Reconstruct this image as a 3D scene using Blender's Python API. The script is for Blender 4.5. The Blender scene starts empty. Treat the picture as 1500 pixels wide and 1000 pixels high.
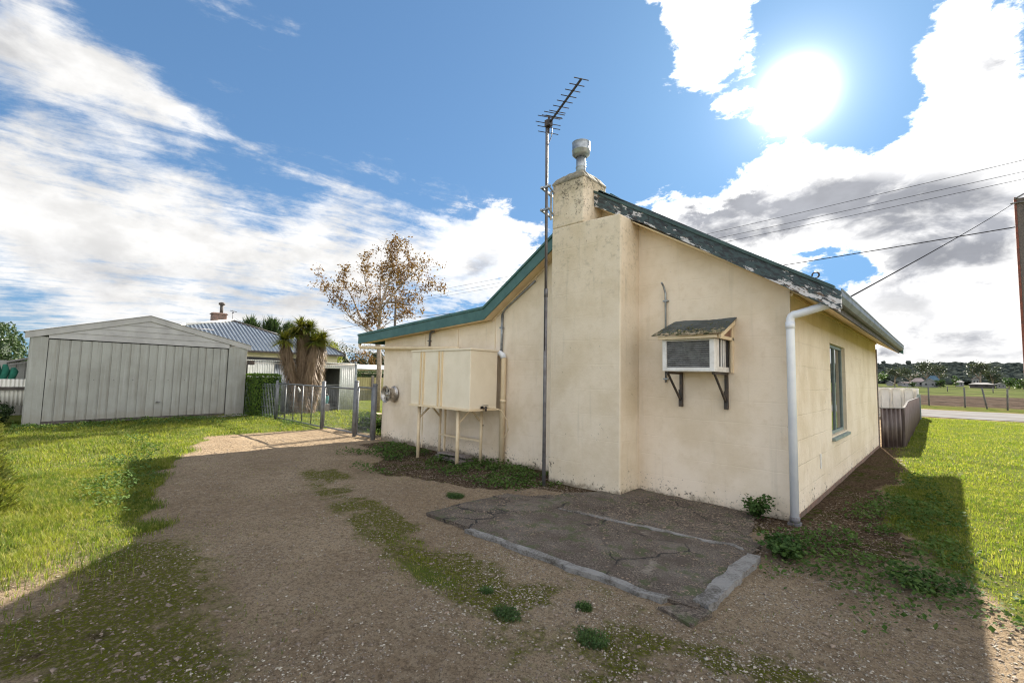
import bpy, math, random
import numpy as np
from mathutils import Vector, Matrix
R = math.radians
random.seed(7); rng = np.random.default_rng(11)
S = bpy.context.scene
COL = S.collection

# ------------------------------------------------------------------ camera
cam_d = bpy.data.cameras.new('camera'); cam = bpy.data.objects.new('camera', cam_d); COL.objects.link(cam)
cam_d.sensor_width = 36; cam_d.lens = 16.0; cam_d.clip_end = 6000; cam_d.clip_start = 0.05
cam.matrix_world = (Matrix.Translation((0, 0, 1.6)) @ Matrix.Rotation(R(43.7), 4, 'Z')
                    @ Matrix.Rotation(R(90 + 4.35), 4, 'X') @ Matrix.Rotation(R(1.28), 4, 'Z'))
S.camera = cam
S.cycles.filter_width = 1.15

# ------------------------------------------------------------------ exposure
S.view_settings.view_transform = 'Standard'; S.view_settings.look = 'None'
S.view_settings.gamma = 1; S.view_settings.exposure = 1.97

# ------------------------------------------------------------------ sun
SUN_AZ, SUN_EL = -11.1, 29.0          # azimuth from +Y towards +X, elevation
sd = Vector((math.sin(R(SUN_AZ)) * math.cos(R(SUN_EL)), math.cos(R(SUN_AZ)) * math.cos(R(SUN_EL)), math.sin(R(SUN_EL))))
sun_d = bpy.data.lights.new('sun', 'SUN'); sun_d.energy = 5.0; sun_d.angle = R(0.53); sun_d.color = (1.0, .93, .82)
sun = bpy.data.objects.new('sun', sun_d); COL.objects.link(sun)
sun.rotation_euler = sd.to_track_quat('Z', 'Y').to_euler(); sun.location = (0, 60, 60)

# ------------------------------------------------------------------ node helper
class NT:
    def __init__(s, tree): s.t = tree; s.n = tree.nodes; s.l = tree.links
    def node(s, kind, props=None, **ins):
        nd = s.n.new(kind)
        for k, v in (props or {}).items(): setattr(nd, k, v)
        for k, v in ins.items():
            key = int(k[1:]) if k[0] == '_' and k[1:].isdigit() else k.replace('_', ' ')
            s.put(nd.inputs[key], v)
        return nd
    def put(s, inp, v):
        if isinstance(v, bpy.types.NodeSocket): s.l.new(v, inp)
        elif isinstance(v, bpy.types.Node): s.l.new(v.outputs[0], inp)
        else:
            if inp.type == 'RGBA' and len(v) == 3: v = (*v, 1)
            inp.default_value = v
    def m(s, op, a, b=0.0, c=0.0, clamp=False):
        nd = s.n.new('ShaderNodeMath'); nd.operation = op; nd.use_clamp = clamp
        for i, v in enumerate((a, b, c)): s.put(nd.inputs[i], v)
        return nd.outputs[0]
    def vm(s, op, a, b=(0, 0, 0), out=0):
        nd = s.n.new('ShaderNodeVectorMath'); nd.operation = op
        s.put(nd.inputs[0], a)
        if op == 'SCALE': s.put(nd.inputs['Scale'], b)
        else: s.put(nd.inputs[1], b)
        return nd.outputs[out]
    def noise(s, vec, scale, detail=4, rough=.55, dist=0.0):
        nd = s.node('ShaderNodeTexNoise', None, Vector=vec, Scale=scale, Detail=detail, Roughness=rough, Distortion=dist)
        return nd.outputs['Fac']
    def ramp(s, v, a, b, lo=0.0, hi=1.0, smooth=True):
        nd = s.n.new('ShaderNodeMapRange'); nd.interpolation_type = 'SMOOTHSTEP' if smooth else 'LINEAR'
        s.put(nd.inputs['Value'], v); nd.inputs['From Min'].default_value = a; nd.inputs['From Max'].default_value = b
        nd.inputs['To Min'].default_value = lo; nd.inputs['To Max'].default_value = hi
        return nd.outputs[0]
    def mix(s, f, a, b, bt='MIX'):
        nd = s.n.new('ShaderNodeMix'); nd.data_type = 'RGBA'; nd.blend_type = bt
        s.put(nd.inputs[0], f); s.put(nd.inputs[6], a); s.put(nd.inputs[7], b)
        return nd.outputs[2]

# ------------------------------------------------------------------ world sky
W = bpy.data.worlds.new('World'); S.world = W; W.use_nodes = True
W.node_tree.nodes.clear(); w = NT(W.node_tree)
sky = w.node('ShaderNodeTexSky', {'sky_type': 'NISHITA', 'sun_disc': False, 'sun_elevation': R(SUN_EL), 'sun_rotation': R(SUN_AZ),
                                  'altitude': 100, 'air_density': 1.0, 'dust_density': 0.6, 'ozone_density': 2.0})
dirn = w.node('ShaderNodeTexCoord').outputs['Generated']
rot = w.node('ShaderNodeVectorRotate', {'rotation_type': 'Z_AXIS'}, Vector=dirn, Angle=R(-43.7)).outputs[0]
sx = w.node('ShaderNodeSeparateXYZ', None, Vector=rot)
u = w.m('MULTIPLY', w.m('ARCTAN2', sx.outputs[0], sx.outputs[1]), 57.2958)
v = w.m('MULTIPLY', w.m('ARCSINE', sx.outputs[2]), 57.2958)
uv1 = w.node('ShaderNodeCombineXYZ', None, X=u, Y=v, Z=1.0).outputs[0]
def field(blobs):
    acc = None
    for a, b, c, d, e, f, wt in blobs:
        q1 = w.vm('DOT_PRODUCT', uv1, (a, b, c), out=1); q2 = w.vm('DOT_PRODUCT', uv1, (d, e, f), out=1)
        s2 = w.m('MULTIPLY_ADD', q1, q1, w.m('MULTIPLY', q2, q2))
        g = w.m('EXPONENT', w.m('MULTIPLY', s2, -1.0))
        acc = w.m('MULTIPLY_ADD', g, wt, acc if acc is not None else 0.0)
    return acc
CLOUD = [[0.2041, -0.0004, 9.9743, 0.0084, -0.2169, 6.4284, 1.1], [0.1495, -0.0512, 7.5216, -0.0642, -0.3136, 5.2256, 0.9], [0.2198, 0.0171, 10.0572, 0.1038, -0.4506, 13.9078, 0.3], [0.0786, 0.0117, 3.4265, -0.0098, 0.1689, -2.6459, .95], [0.0544, -0.0016, 1.8992, 0.0082, 0.1592, -1.524, .85], [0.0747, 0.0145, 1.1536, -0.0007, 0.1854, -2.3669, 0.9], [0.127, 0.0034, 0.3137, 0.0022, -0.1327, 2.2564, 0.9], [0.0261, 0.0016, 0.8827, 0.0117, 0.2832, -0.821, 0.5], [0.0735, 0.0429, 0.8147, 0.1759, 0.807, -13.338, 0.45], [0.288, -0.1094, 9.2349, 0.2711, -0.6377, 28.975, 0.45], [0.2257, 0.0205, 7.6184, 0.1146, -0.7472, 29.3972, 0.3], [0.2489, 0.0146, 4.8385, -0.0183, -1.4717, 39.7325, 0.35], [-0.0062, -0.1394, 5.1293, -0.18, -0.07, 6.8, 1.05], [0.2435, -0.0381, -6.4343, -0.1051, -0.1843, 8.5549, 0.15], [0.1073, -0.0008, -2.2064, 0.0453, 0.2328, -5.2922, 1.1], [0.1086, 0.0074, -3.9444, 0.0337, 0.1615, -4.1181, 1.3], [0.0458, 0.1214, -5.4452, -0.2204, 0.0115, 9.8793, 1.1], [0.1787, -0.0074, -8.2841, -0.0453, -0.1566, 4.8422, 1.1], [0.1178, 0.0131, -5.10, 0.0256, 0.1735, -2.1663, 1.25], [0.3603, -0.0119, -13.043, -0.3269, -0.6514, 29.0523, 0.35], [0.0704, 0.0218, -0.9527, 0.0206, 0.0833, -2.6931, -0.5], [0.2664, -0.0402, -8.9904, -0.1202, -0.1859, 9.7875, -0.85], [0.1701, -0.056, -2.2506, -0.1524, -0.3665, 12.512, -0.3], [0.33, -0.049, -11.59, -0.20, -0.479, 13.21, -0.75], [0.3871, 0.0264, 17.917, 0.022, -1.1349, 7.7339, -0.35], [0.1241, 0.0715, -1.0802, 0.0895, 0.2008, -5.7668, -0.4]]
GREY = [[0.09, 0.016, -2.95, 0.0605, 0.26, -6.6, 1.3], [0.13, -0.0052, -5.75, 0.07, 0.22, -6.0, 1.2], [0.1156, -0.0027, -3.5745, 0.1215, 0.4602, -9.1825, 0.6], [0.3287, -0.0173, -15.5608, -0.1131, -0.2453, 12.3539, 0.6], [0.10, -0.0032, -4.0, 0.0124, 0.35, -1.62, .8], [0.1914, 0.0054, 0.7996, 0.0136, -0.4735, 6.0995, 0.5], [0.1404, 0.0099, 6.0699, 0.0175, 0.5447, -3.8554, 0.2], [0.0851, 0.0055, 2.7247, -0.0142, 0.4642, -4.2097, 0.2], [0.4003, 0.034, 18.9184, 0.0798, -0.2865, 11.6523, 0.4], [0.1517, 0.0065, 2.3937, 0.0426, 0.6116, -4.6761, 0.4]]
cf = field(CLOUD); gf = field(GREY)
# unseen cloud cover added behind the camera to light the shaded walls
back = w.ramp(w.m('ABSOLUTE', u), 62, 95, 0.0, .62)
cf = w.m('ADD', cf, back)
cf = w.m('ADD', cf, w.ramp(v, 1.0, 9.0, .32, 0.0))
sunv = (sd.x, sd.y, sd.z)
sdot = w.vm('DOT_PRODUCT', dirn, sunv, out=1)
# stretched coordinates: flatter clouds near the horizon
strv = w.node('ShaderNodeMapping', None, Vector=dirn, Scale=(1, 1, 1.9)).outputs[0]
zz = w.m('MAXIMUM', w.m('ADD', w.node('ShaderNodeSeparateXYZ', None, Vector=dirn).outputs[2], .16), .03)
plane = w.vm('DIVIDE', dirn, w.node('ShaderNodeCombineXYZ', None, X=zz, Y=zz, Z=zz).outputs[0])
n_big = w.noise(strv, 4.2, 9, .6, .25)
n_ed = w.noise(strv, 15, 9, .66, .2)
streak = w.node('ShaderNodeVectorRotate', {'rotation_type': 'Z_AXIS'}, Vector=plane, Angle=R(-78)).outputs[0]
streak = w.node('ShaderNodeMapping', None, Vector=streak, Scale=(1.0, 2.5, 1.0)).outputs[0]
n_st = w.noise(streak, 3.2, 8, .66, .35)
left = w.ramp(u, -14, 4, 1.0, 0.0)
nn = w.m('ADD', w.m('MULTIPLY', w.m('SUBTRACT', n_big, .5), 2.0), w.m('MULTIPLY', w.m('SUBTRACT', n_ed, .5), 1.1))
ns = w.m('MULTIPLY', w.m('SUBTRACT', n_st, .5), 1.9)
namt = w.m('ADD', w.m('MULTIPLY', nn, w.m('MULTIPLY_ADD', left, -.25, 1.25)), w.m('MULTIPLY', w.m('MULTIPLY', ns, left), 1.05))
dens = w.m('ADD', cf, namt)
crisp = w.ramp(dens, .40, .62); soft = w.ramp(dens, .24, 1.25)
cover = w.m('ADD', w.m('MULTIPLY', soft, left), w.m('MULTIPLY', crisp, w.m('SUBTRACT', 1.0, left)))
# shading of the clouds: thick parts go grey, rims stay bright
n_sh = w.noise(strv, 5.5, 6, .55, .2)
thick = w.ramp(w.m('ADD', dens, w.m('MULTIPLY', w.m('SUBTRACT', n_sh, .5), 1.1)), .50, 1.15)
gr = w.m('MULTIPLY', w.m('ADD', w.m('MULTIPLY', gf, 1.25), .05), w.m('MULTIPLY', thick, 1.3), clamp=True)
gr = w.m('MULTIPLY', gr, w.ramp(w.m('ADD', w.noise(strv, 7.0, 7, .58, .3), w.m('MULTIPLY', gf, .05)), .38, .66, .0, 1.0))
gr = w.m('MINIMUM', gr, .95)
near = w.m('POWER', w.m('MAXIMUM', sdot, 0.0), 5.0)
EXPI = 0.285
white = w.vm('SCALE', (1.0, .99, .975), w.m('MULTIPLY', w.m('MULTIPLY_ADD', near, .7, .90), EXPI))
grey = (0.33 * EXPI, 0.345 * EXPI, 0.39 * EXPI)
ccol = w.mix(gr, white, grey)
ccol = w.vm('SCALE', ccol, w.m('MULTIPLY_ADD', w.ramp(w.noise(strv, 9, 5, .6), .3, .7), .28, .84))
# cloud added behind the camera, brightened as front-lit cloud to fill the shade
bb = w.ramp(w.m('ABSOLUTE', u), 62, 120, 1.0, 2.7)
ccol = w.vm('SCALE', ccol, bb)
skyc = w.vm('SCALE', sky.outputs[0], 0.07)
# keep the clear sky from burning out towards the sun: c / (1 + c / limit)
lim = w.vm('DIVIDE', skyc, (.10, .175, .30)); skyc = w.vm('DIVIDE', skyc, w.vm('ADD', lim, (1, 1, 1)))
skyc = w.mix(1.0, skyc, (.78, .97, 1.08), 'MULTIPLY')
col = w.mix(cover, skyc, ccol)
# aureole of the sun seen through thin haze
g1 = w.m('MULTIPLY', w.m('POWER', w.m('MAXIMUM', sdot, 0.0), 1500.0), 1.3)
g2 = w.m('MULTIPLY', w.m('POWER', w.m('MAXIMUM', sdot, 0.0), 330.0), .15)
g3 = w.m('MULTIPLY', w.m('POWER', w.m('MAXIMUM', sdot, 0.0), 60.0), .03)
glow = w.vm('SCALE', (1.0, .985, .95), w.m('ADD', w.m('ADD', g1, g2), g3))
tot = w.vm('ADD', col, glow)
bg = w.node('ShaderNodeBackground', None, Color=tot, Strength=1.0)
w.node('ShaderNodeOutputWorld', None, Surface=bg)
W.cycles.sampling_method = 'MANUAL'; W.cycles.sample_map_resolution = 1024

# ------------------------------------------------------------------ materials
def mat(name):
    m = bpy.data.materials.new(name); m.use_nodes = True
    m.node_tree.nodes.clear(); t = NT(m.node_tree)
    p = t.node('ShaderNodeBsdfPrincipled'); o = t.node('ShaderNodeOutputMaterial', None, Surface=p)
    pos = t.node('ShaderNodeNewGeometry').outputs['Position']
    return m, t, p, pos
def bump(t, p, h, strength=.3, dist=.01):
    b = t.node('ShaderNodeBump', None, Strength=strength, Distance=dist, Height=h); t.l.new(b.outputs[0], p.inputs['Normal'])
def simple(name, c1, c2=None, scale=8, rough=.6, metal=0, bmp=.15, bscale=60, spec=None, bd=.004):
    m, t, p, pos = mat(name)
    c2 = c2 or tuple(x * .75 for x in c1)
    n = t.noise(pos, scale, 6, .6)
    t.put(p.inputs['Base Color'], t.mix(t.ramp(n, .35, .68), c1, c2))
    p.inputs['Roughness'].default_value = rough; p.inputs['Metallic'].default_value = metal
    if spec is not None: p.inputs['Specular IOR Level'].default_value = spec
    if bmp: bump(t, p, t.noise(pos, bscale, 3, .6), bmp, bd)
    return m
M = {}
def wall_mat(name, base, mortar_axis, stain, rough_amt, blockw=.40, blockh=.20, line=.35):
    m, t, p, pos = mat(name)
    sp = t.node('ShaderNodeSeparateXYZ', None, Vector=pos)
    hz = sp.outputs[0] if mortar_axis == 'x' else sp.outputs[1]
    uvv = t.node('ShaderNodeCombineXYZ', None, X=hz, Y=sp.outputs[2], Z=0.0).outputs[0]
    wob = t.vm('SCALE', t.vm('SUBTRACT', t.node('ShaderNodeTexNoise', None, Vector=pos, Scale=5.0, Detail=3.0).outputs['Color'], (.5, .5, .5)), .03)
    br = t.node('ShaderNodeTexBrick', {'offset': .5}, Vector=t.vm('ADD', uvv, wob), Scale=1.0, Mortar_Size=.009, Mortar_Smooth=.6, Bias=0.0, Brick_Width=blockw, Row_Height=blockh)
    brf = br.outputs['Fac']
    patch = t.ramp(t.noise(pos, 1.3, 3, .5), .38, .62)
    linef = t.m('MULTIPLY', brf, t.m('MULTIPLY_ADD', patch, .8, .2))
    n1 = t.noise(pos, 1.6, 6, .6); n2 = t.noise(pos, 9, 6, .65); n3 = t.noise(pos, 70, 4, .6)
    c = t.mix(t.ramp(n1, .35, .7), base, tuple(b * f for b, f in zip(base, (.86, .83, .76))))
    c = t.mix(t.ramp(n2, .5, .75, 0, .35), c, tuple(b * f for b, f in zip(base, (.78, .72, .62))))
    vstr = t.noise(t.node('ShaderNodeMapping', None, Vector=pos, Scale=(7, 7, .5)).outputs[0], 1.5, 5, .6)
    c = t.mix(t.m('MULTIPLY', t.ramp(vstr, .55, .8), .14 + .2 * stain), c, (.30, .27, .2))
    # black mould specks, heavier low on the wall and on the chimney
    low = t.ramp(sp.outputs[2], .0, .55, 1.0, 0.0)
    mo = t.noise(pos, 26, 7, .72); mo2 = t.noise(pos, 3.1, 4, .6)
    thr = t.m('ADD', t.m('MULTIPLY', low, .13), t.m('MULTIPLY', t.ramp(mo2, .45, .7), .06 * (1 + stain)))
    if stain > .5: thr = t.m('ADD', thr, t.ramp(sp.outputs[2], 3.5, 4.8, 0, .10))
    sm = t.ramp(t.m('ADD', mo, thr), .70, .76)
    c = t.mix(t.m('MULTIPLY', sm, .8), c, (.045, .04, .03))
    verylow = t.ramp(t.m('ADD', sp.outputs[2], t.m('MULTIPLY', t.m('SUBTRACT', n2, .5), .30)), -.02, .09, 1, 0)
    c = t.mix(t.m('MULTIPLY', verylow, .75), c, (.10, .075, .045))
    if stain > .5:
        up = t.ramp(t.m('ADD', sp.outputs[2], t.m('MULTIPLY', t.m('SUBTRACT', n2, .5), 1.0)), 4.35, 4.95)
        c = t.mix(t.m('MULTIPLY', up, .65), c, (.17, .15, .10))
        c = t.mix(t.m('MULTIPLY', t.m('MULTIPLY', t.ramp(sp.outputs[2], 2.0, 4.2), t.ramp(t.noise(pos, 12, 8, .75), .5, .66)), .42), c, (.16, .14, .10))
    c = t.mix(t.m('MULTIPLY', linef, line), c, (.22, .18, .12))
    t.put(p.inputs['Base Color'], c); p.inputs['Roughness'].default_value = .82; p.inputs['Specular IOR Level'].default_value = .25
    h = t.m('ADD', t.m('MULTIPLY', n3, .25 * rough_amt), t.m('ADD', t.m('MULTIPLY', n2, .8 * rough_amt), t.m('MULTIPLY', linef, -(.15 + 3.5 * line))))
    h = t.m('ADD', h, t.m('MULTIPLY', sm, -.5))
    bump(t, p, h, .55, .012)
    return m
CREAM = (.77, .655, .515)
M['wall'] = wall_mat('painted_render_wall', CREAM, 'x', .25, .7, .9, .27, .02)
M['wall_side'] = wall_mat('painted_block_wall', (.74, .635, .495), 'y', .4, 1.7, .62, .30, .12)
M['chimney'] = wall_mat('stained_render_chimney', (.72, .62, .48), 'x', 1.0, 1.1, .9, .36, .015)
M['sheet_wall'] = simple('cream_sheet', CREAM, (.68, .55, .35), 2, .7, 0, .12, 30)
M['cream'] = simple('cream_paint', (.74, .60, .40), (.66, .52, .33), 6, .5, 0, .15, 40)
M['tank'] = simple('cream_tank_paint', (.79, .69, .53), (.73, .63, .47), 3, .45, 0, .12, 12)
M['soffit'] = simple('cream_soffit', (.72, .56, .33), (.62, .47, .28), 4, .6)
M['green'] = simple('green_fascia_paint', (.030, .095, .085), (.05, .13, .115), 5, .45, 0, .25, 50)
M['roof'] = simple('green_roof_iron', (.05, .075, .068), (.10, .13, .125), 3, .45, .3)
M['zinc'] = simple('weathered_galvanised', (.36, .385, .40), (.20, .215, .23), 9, .45, .7, .1)
M['dull_zinc'] = simple('dull_galvanised_pipe', (.17, .165, .17), (.10, .09, .09), 9, .6, .2, .1)
M['white'] = simple('white_plastic_pipe', (.80, .82, .85), (.70, .73, .78), 3, .35, 0, .03)
M['offwhite'] = simple('offwhite_metal', (.74, .72, .68), (.60, .57, .52), 9, .45, 0, .1)
M['black'] = simple('black_paint', (.025, .022, .02), (.07, .045, .03), 14, .5, 0, .3)
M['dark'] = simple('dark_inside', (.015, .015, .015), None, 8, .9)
M['fin'] = simple('dark_coil_fins', (.045, .045, .05), (.09, .09, .09), 40, .5, .4)
M['concrete'] = simple('mortar_cap', (.30, .26, .19), (.12, .11, .08), 9, .9, 0, .6, 25, bd=.01)
M['frame'] = simple('grey_green_window_paint', (.22, .27, .25), (.16, .2, .19), 8, .5)
M['curtain'] = simple('pale_blind', (.62, .61, .57), (.5, .49, .46), 3, .8)
M['timber'] = simple('grey_old_timber', (.24, .20, .18), (.12, .10, .09), 22, .85, 0, .5, 60)
M['alloy'] = simple('dull_steel_rim', (.50, .47, .43), (.26, .22, .18), 14, .38, .8, .1)
M['brick'] = simple('dark_brick', (.23, .14, .11), (.12, .09, .075), 12, .9)
M['roofblue'] = simple('blue_grey_roof_iron', (.16, .185, .215), (.125, .145, .17), 6, .5, .1)
M['board'] = simple('cream_weatherboard', (.60, .54, .36), (.5, .45, .3), 4, .6)
M['shedwhite'] = simple('offwhite_corrugated_iron', (.60, .61, .58), (.48, .49, .46), 2.5, .5, .1)
M['gal'] = simple('old_galvanised_sheet', (.45, .48, .52), (.28, .30, .34), 6, .45, .5)
M['fencewhite'] = simple('pale_fence_sheet', (.72, .70, .63), (.63, .61, .55), 3, .5)
M['grey_steel'] = simple('grey_fence_steel', (.17, .175, .18), (.12, .12, .125), 9, .55, .3, .05)
M['fence_mesh'] = simple('dull_fence_mesh', (.20, .215, .23), (.13, .14, .15), 9, .6, .3, 0)
M['rust_pole'] = simple('rust_red_steel', (.20, .055, .032), (.10, .035, .025), 8, .7, .1, .3)
M['pole_grey'] = simple('weathered_pole_face', (.13, .11, .10), (.08, .065, .06), 30, .8, 0, .5)
M['polewood'] = simple('dark_pole', (.09, .075, .065), (.05, .04, .035), 8, .8)
M['wire'] = simple('black_cable', (.03, .03, .035), None, 8, 1.0, 0, 0, spec=0)
M['cord'] = simple('washing_cord', (.75, .66, .58), None, 8, .7, 0, 0)
M['fencecap'] = simple('dull_fence_capping', (.26, .25, .24), (.18, .17, .165), 6, .9, 0, 0, spec=0)
M['bucket'] = simple('blue_plastic', (.16, .42, .50), (.12, .35, .42), 8, .5)
M['greencloth'] = simple('green_cloth', (.015, .14, .09), (.01, .09, .06), 8, .9)
M['bark'] = simple('pale_bark', (.33, .26, .20), (.20, .15, .11), 10, .85, 0, .5)
M['darkbark'] = simple('dark_bark', (.08, .06, .045), (.05, .04, .03), 10, .9, 0, .5)
M['farmpost'] = simple('grey_farm_post', (.15, .14, .13), (.09, .085, .08), 10, .85)
M['palewall'] = simple('far_pale_wall', (.34, .325, .315), (.26, .25, .24), .4, .7, 0, 0, spec=0)
M['farroof'] = simple('far_pale_roof', (.24, .20, .195), (.18, .15, .15), .3, .5, 0, 0, spec=0)
M['farblue'] = simple('far_blue_roof', (.10, .16, .20), (.08, .12, .16), .3, .5, 0, 0, spec=0)

# brown corrugated sheet
m, t, p, pos = mat('brown_fence_sheet')
n = t.noise(t.node('ShaderNodeMapping', None, Vector=pos, Scale=(3, 3, .6)).outputs[0], 3, 6, .6)
t.put(p.inputs['Base Color'], t.mix(t.ramp(n, .4, .7), (.070, .046, .040), (.155, .115, .102))); p.inputs['Roughness'].default_value = .5
M['brownsheet'] = m
# peeling fascia
m, t, p, pos = mat('peeling_fascia_paint')
mp = t.node('ShaderNodeMapping', None, Vector=pos, Rotation=(0, R(-32.8), 0)).outputs[0]
st = t.node('ShaderNodeMapping', None, Vector=mp, Scale=(1.0, 1.0, 3.2)).outputs[0]
a = t.noise(st, 5.5, 9, .68, .35); b = t.noise(st, 2.0, 3, .5); sxx = t.node('ShaderNodeSeparateXYZ', None, Vector=pos).outputs[0]
endf = t.m('ADD', t.ramp(sxx, -1.9, -.9, 0, .13), t.ramp(sxx, -3.95, -3.3, .045, 0))
dpt = t.m('SUBTRACT', 4.565 + .645 * -3.85, t.m('ADD', t.node('ShaderNodeSeparateXYZ', None, Vector=pos).outputs[2], t.m('MULTIPLY', sxx, .645)))
endf = t.m('ADD', endf, t.ramp(dpt, .03, .19, -.075, .03))
flake = t.ramp(t.m('ADD', t.m('ADD', a, endf), t.m('MULTIPLY', t.m('SUBTRACT', b, .5), .25)), .578, .612)
wood = t.ramp(t.noise(st, 7, 7, .6, .3), .54, .60)
lay = t.mix(wood, (.58, .56, .56), (.15, .105, .075))
base = t.mix(t.ramp(t.noise(st, 9, 5, .6), .42, .55), (.026, .030, .034), (.048, .075, .078))
t.put(p.inputs['Base Color'], t.mix(flake, base, lay)); p.inputs['Roughness'].default_value = .65
bump(t, p, t.m('ADD', t.m('MULTIPLY', flake, -1.0), t.m('MULTIPLY', t.noise(st, 40, 4, .6), .4)), .6, .006)
M['peel'] = m
# garage sheet with grime
m, t, p, pos = mat('grey_garage_sheet')
n = t.noise(pos, 1.2, 6, .6); sp = t.node('ShaderNodeSeparateXYZ', None, Vector=pos)
c = t.mix(t.ramp(n, .35, .7), (.30, .30, .275), (.24, .238, .215))
dots = t.ramp(t.noise(pos, 22, 5, .7), .68, .74)
c = t.mix(t.m('MULTIPLY', dots, .4), c, (.16, .14, .11))
vs_ = t.noise(t.node('ShaderNodeMapping', None, Vector=pos, Scale=(6, 6, .35)).outputs[0], 2.0, 6, .65); c = t.mix(t.m('MULTIPLY', t.ramp(vs_, .50, .68), .45), c, (.19, .165, .135)); c = t.mix(t.m('MULTIPLY', t.ramp(vs_, .44, .32), .35), c, (.42, .42, .40))
lowd = t.ramp(t.m('ADD', sp.outputs[2], t.m('MULTIPLY', t.m('SUBTRACT', t.noise(pos, 4, 5, .6), .5), .7)), .05, .4, 1, 0)
c = t.mix(t.m('MULTIPLY', lowd, .4), c, (.18, .155, .12))
t.put(p.inputs['Base Color'], c); p.inputs['Roughness'].default_value = .5
bump(t, p, t.noise(pos, 6, 3, .5), .15, .02)
M['garage'] = m
M['garage_trim'] = simple('grey_garage_trim', (.37, .36, .345), (.29, .28, .27), 2, .5)
# window glass
m, t, p, pos = mat('window_glass')
p.inputs['Base Color'].default_value = (.02, .025, .025, 1); p.inputs['Roughness'].default_value = .03; p.inputs['Specular IOR Level'].default_value = .9
M['glass'] = m
# mossy metal hood
m, t, p, pos = mat('mossy_hood_sheet')
sp = t.node('ShaderNodeSeparateXYZ', None, Vector=pos)
mo = t.m('ADD', t.noise(pos, 16, 6, .65), t.ramp(sp.outputs[2], 2.13, 2.36, .16, -.16))
c = t.mix(t.ramp(t.noise(pos, 5, 5, .6), .4, .6), (.035, .045, .045), (.07, .085, .085))
c = t.mix(t.ramp(mo, .53, .57), c, (.055, .07, .02)); c = t.mix(t.ramp(t.m('ADD', mo, t.m('MULTIPLY', t.noise(pos, 34, 4, .6), .6)), .90, .95), c, (.34, .26, .17))
t.put(p.inputs['Base Color'], c); p.inputs['Roughness'].default_value = .7; bump(t, p, t.ramp(mo, .53, .6), .8, .02)
M['hood'] = m
# slab
m, t, p, pos = mat('dark_mossy_concrete')
n1 = t.noise(pos, 1.7, 5, .6); n2 = t.noise(pos, 60, 6, .8); n3 = t.noise(pos, 6, 7, .65)
c = t.mix(t.ramp(n2, .42, .60), (.034, .025, .018), (.165, .130, .098)); c = t.mix(t.ramp(t.noise(pos, 3.2, 8, .7), .45, .62, 0, .7), c, (.055, .038, .027))
c = t.mix(t.ramp(n1, .48, .66, 0, .45), c, (.17, .145, .12))
c = t.mix(t.ramp(t.m('ADD', n3, t.m('MULTIPLY', n1, .15)), .60, .70, 0, .75), c, (.05, .065, .018))
c = t.mix(t.ramp(t.noise(pos, 4.3, 7, .7), .62, .70, 0, .8), c, (.05, .035, .026))
wv = t.vm('ADD', pos, t.vm('SCALE', t.node('ShaderNodeTexNoise', None, Vector=pos, Scale=2.5, Detail=5.0).outputs['Color'], .35))
vc = t.node('ShaderNodeTexVoronoi', {'feature': 'DISTANCE_TO_EDGE'}, Vector=wv, Scale=.85).outputs['Distance']
crack = t.m('MULTIPLY', t.ramp(vc, .004, .012, 1, 0), t.ramp(t.noise(pos, 1.1, 3, .6), .42, .55))
c = t.mix(crack, c, (.014, .011, .009)); pale = t.ramp(t.noise(pos, 2.3, 8, .72), .60, .68, 0, .65); c = t.mix(pale, c, (.24, .205, .165))
t.put(p.inputs['Base Color'], c); p.inputs['Roughness'].default_value = .9
bump(t, p, t.m('ADD', t.m('ADD', t.m('MULTIPLY', n2, .5), n3), t.m('MULTIPLY', crack, -1.5)), .7, .014)
M['slab'] = m
m, t, p, pos = mat('pale_broken_concrete')
n2 = t.noise(pos, 14, 8, .75)
t.put(p.inputs['Base Color'], t.mix(t.ramp(t.m('ADD', t.m('MULTIPLY', t.noise(pos, 5, 5, .6), .5), t.m('MULTIPLY', t.noise(pos, 50, 7, .75), .5)), .44, .62), (.23, .22, .205), (.07, .06, .048))); p.inputs['Roughness'].default_value = .9
bump(t, p, t.noise(pos, 22, 8, .7), .8, .02)
M['kerb'] = m
# leaf materials
def leaf(name, c1, c2, c3=None, trans=.35, scale=3, rough=.55):
    m = bpy.data.materials.new(name); m.use_nodes = True; m.node_tree.nodes.clear(); t = NT(m.node_tree)
    pos = t.node('ShaderNodeNewGeometry').outputs['Position']
    n = t.noise(pos, scale, 3, .6); n2 = t.noise(pos, scale * 14, 2, .6)
    c = t.mix(t.ramp(n, .36, .64), c1, c2)
    if c3: c = t.mix(t.ramp(n2, .50, .68), c, c3)
    p = t.node('ShaderNodeBsdfPrincipled', None, Base_Color=c, Roughness=rough); p.inputs['Specular IOR Level'].default_value = .18
    tr = t.node('ShaderNodeBsdfTranslucent', None, Color=t.mix(1.0, c, (1.25, 1.35, .7), 'MULTIPLY'))
    ms = t.node('ShaderNodeMixShader', None, Fac=trans); t.l.new(p.outputs[0], ms.inputs[1]); t.l.new(tr.outputs[0], ms.inputs[2])
    t.node('ShaderNodeOutputMaterial', None, Surface=ms)
    M[name] = m; return m
leaf('grass_blades', (.085, .125, .018), (.165, .185, .026), (.31, .27, .09), .48, 1.3)
leaf('weed_leaves', (.040, .080, .015), (.070, .115, .025), (.10, .14, .04), .25, 2, .85)
leaf('mallow_leaves', (.026, .060, .014), (.05, .092, .022), (.07, .11, .03), .25, 6, .8)
leaf('tuft_leaves', (.06, .105, .025), (.04, .075, .022), (.08, .12, .04), .25, 6)
leaf('gold_conifer', (.13, .14, .025), (.085, .11, .025), (.23, .21, .045), .35, 5)
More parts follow.
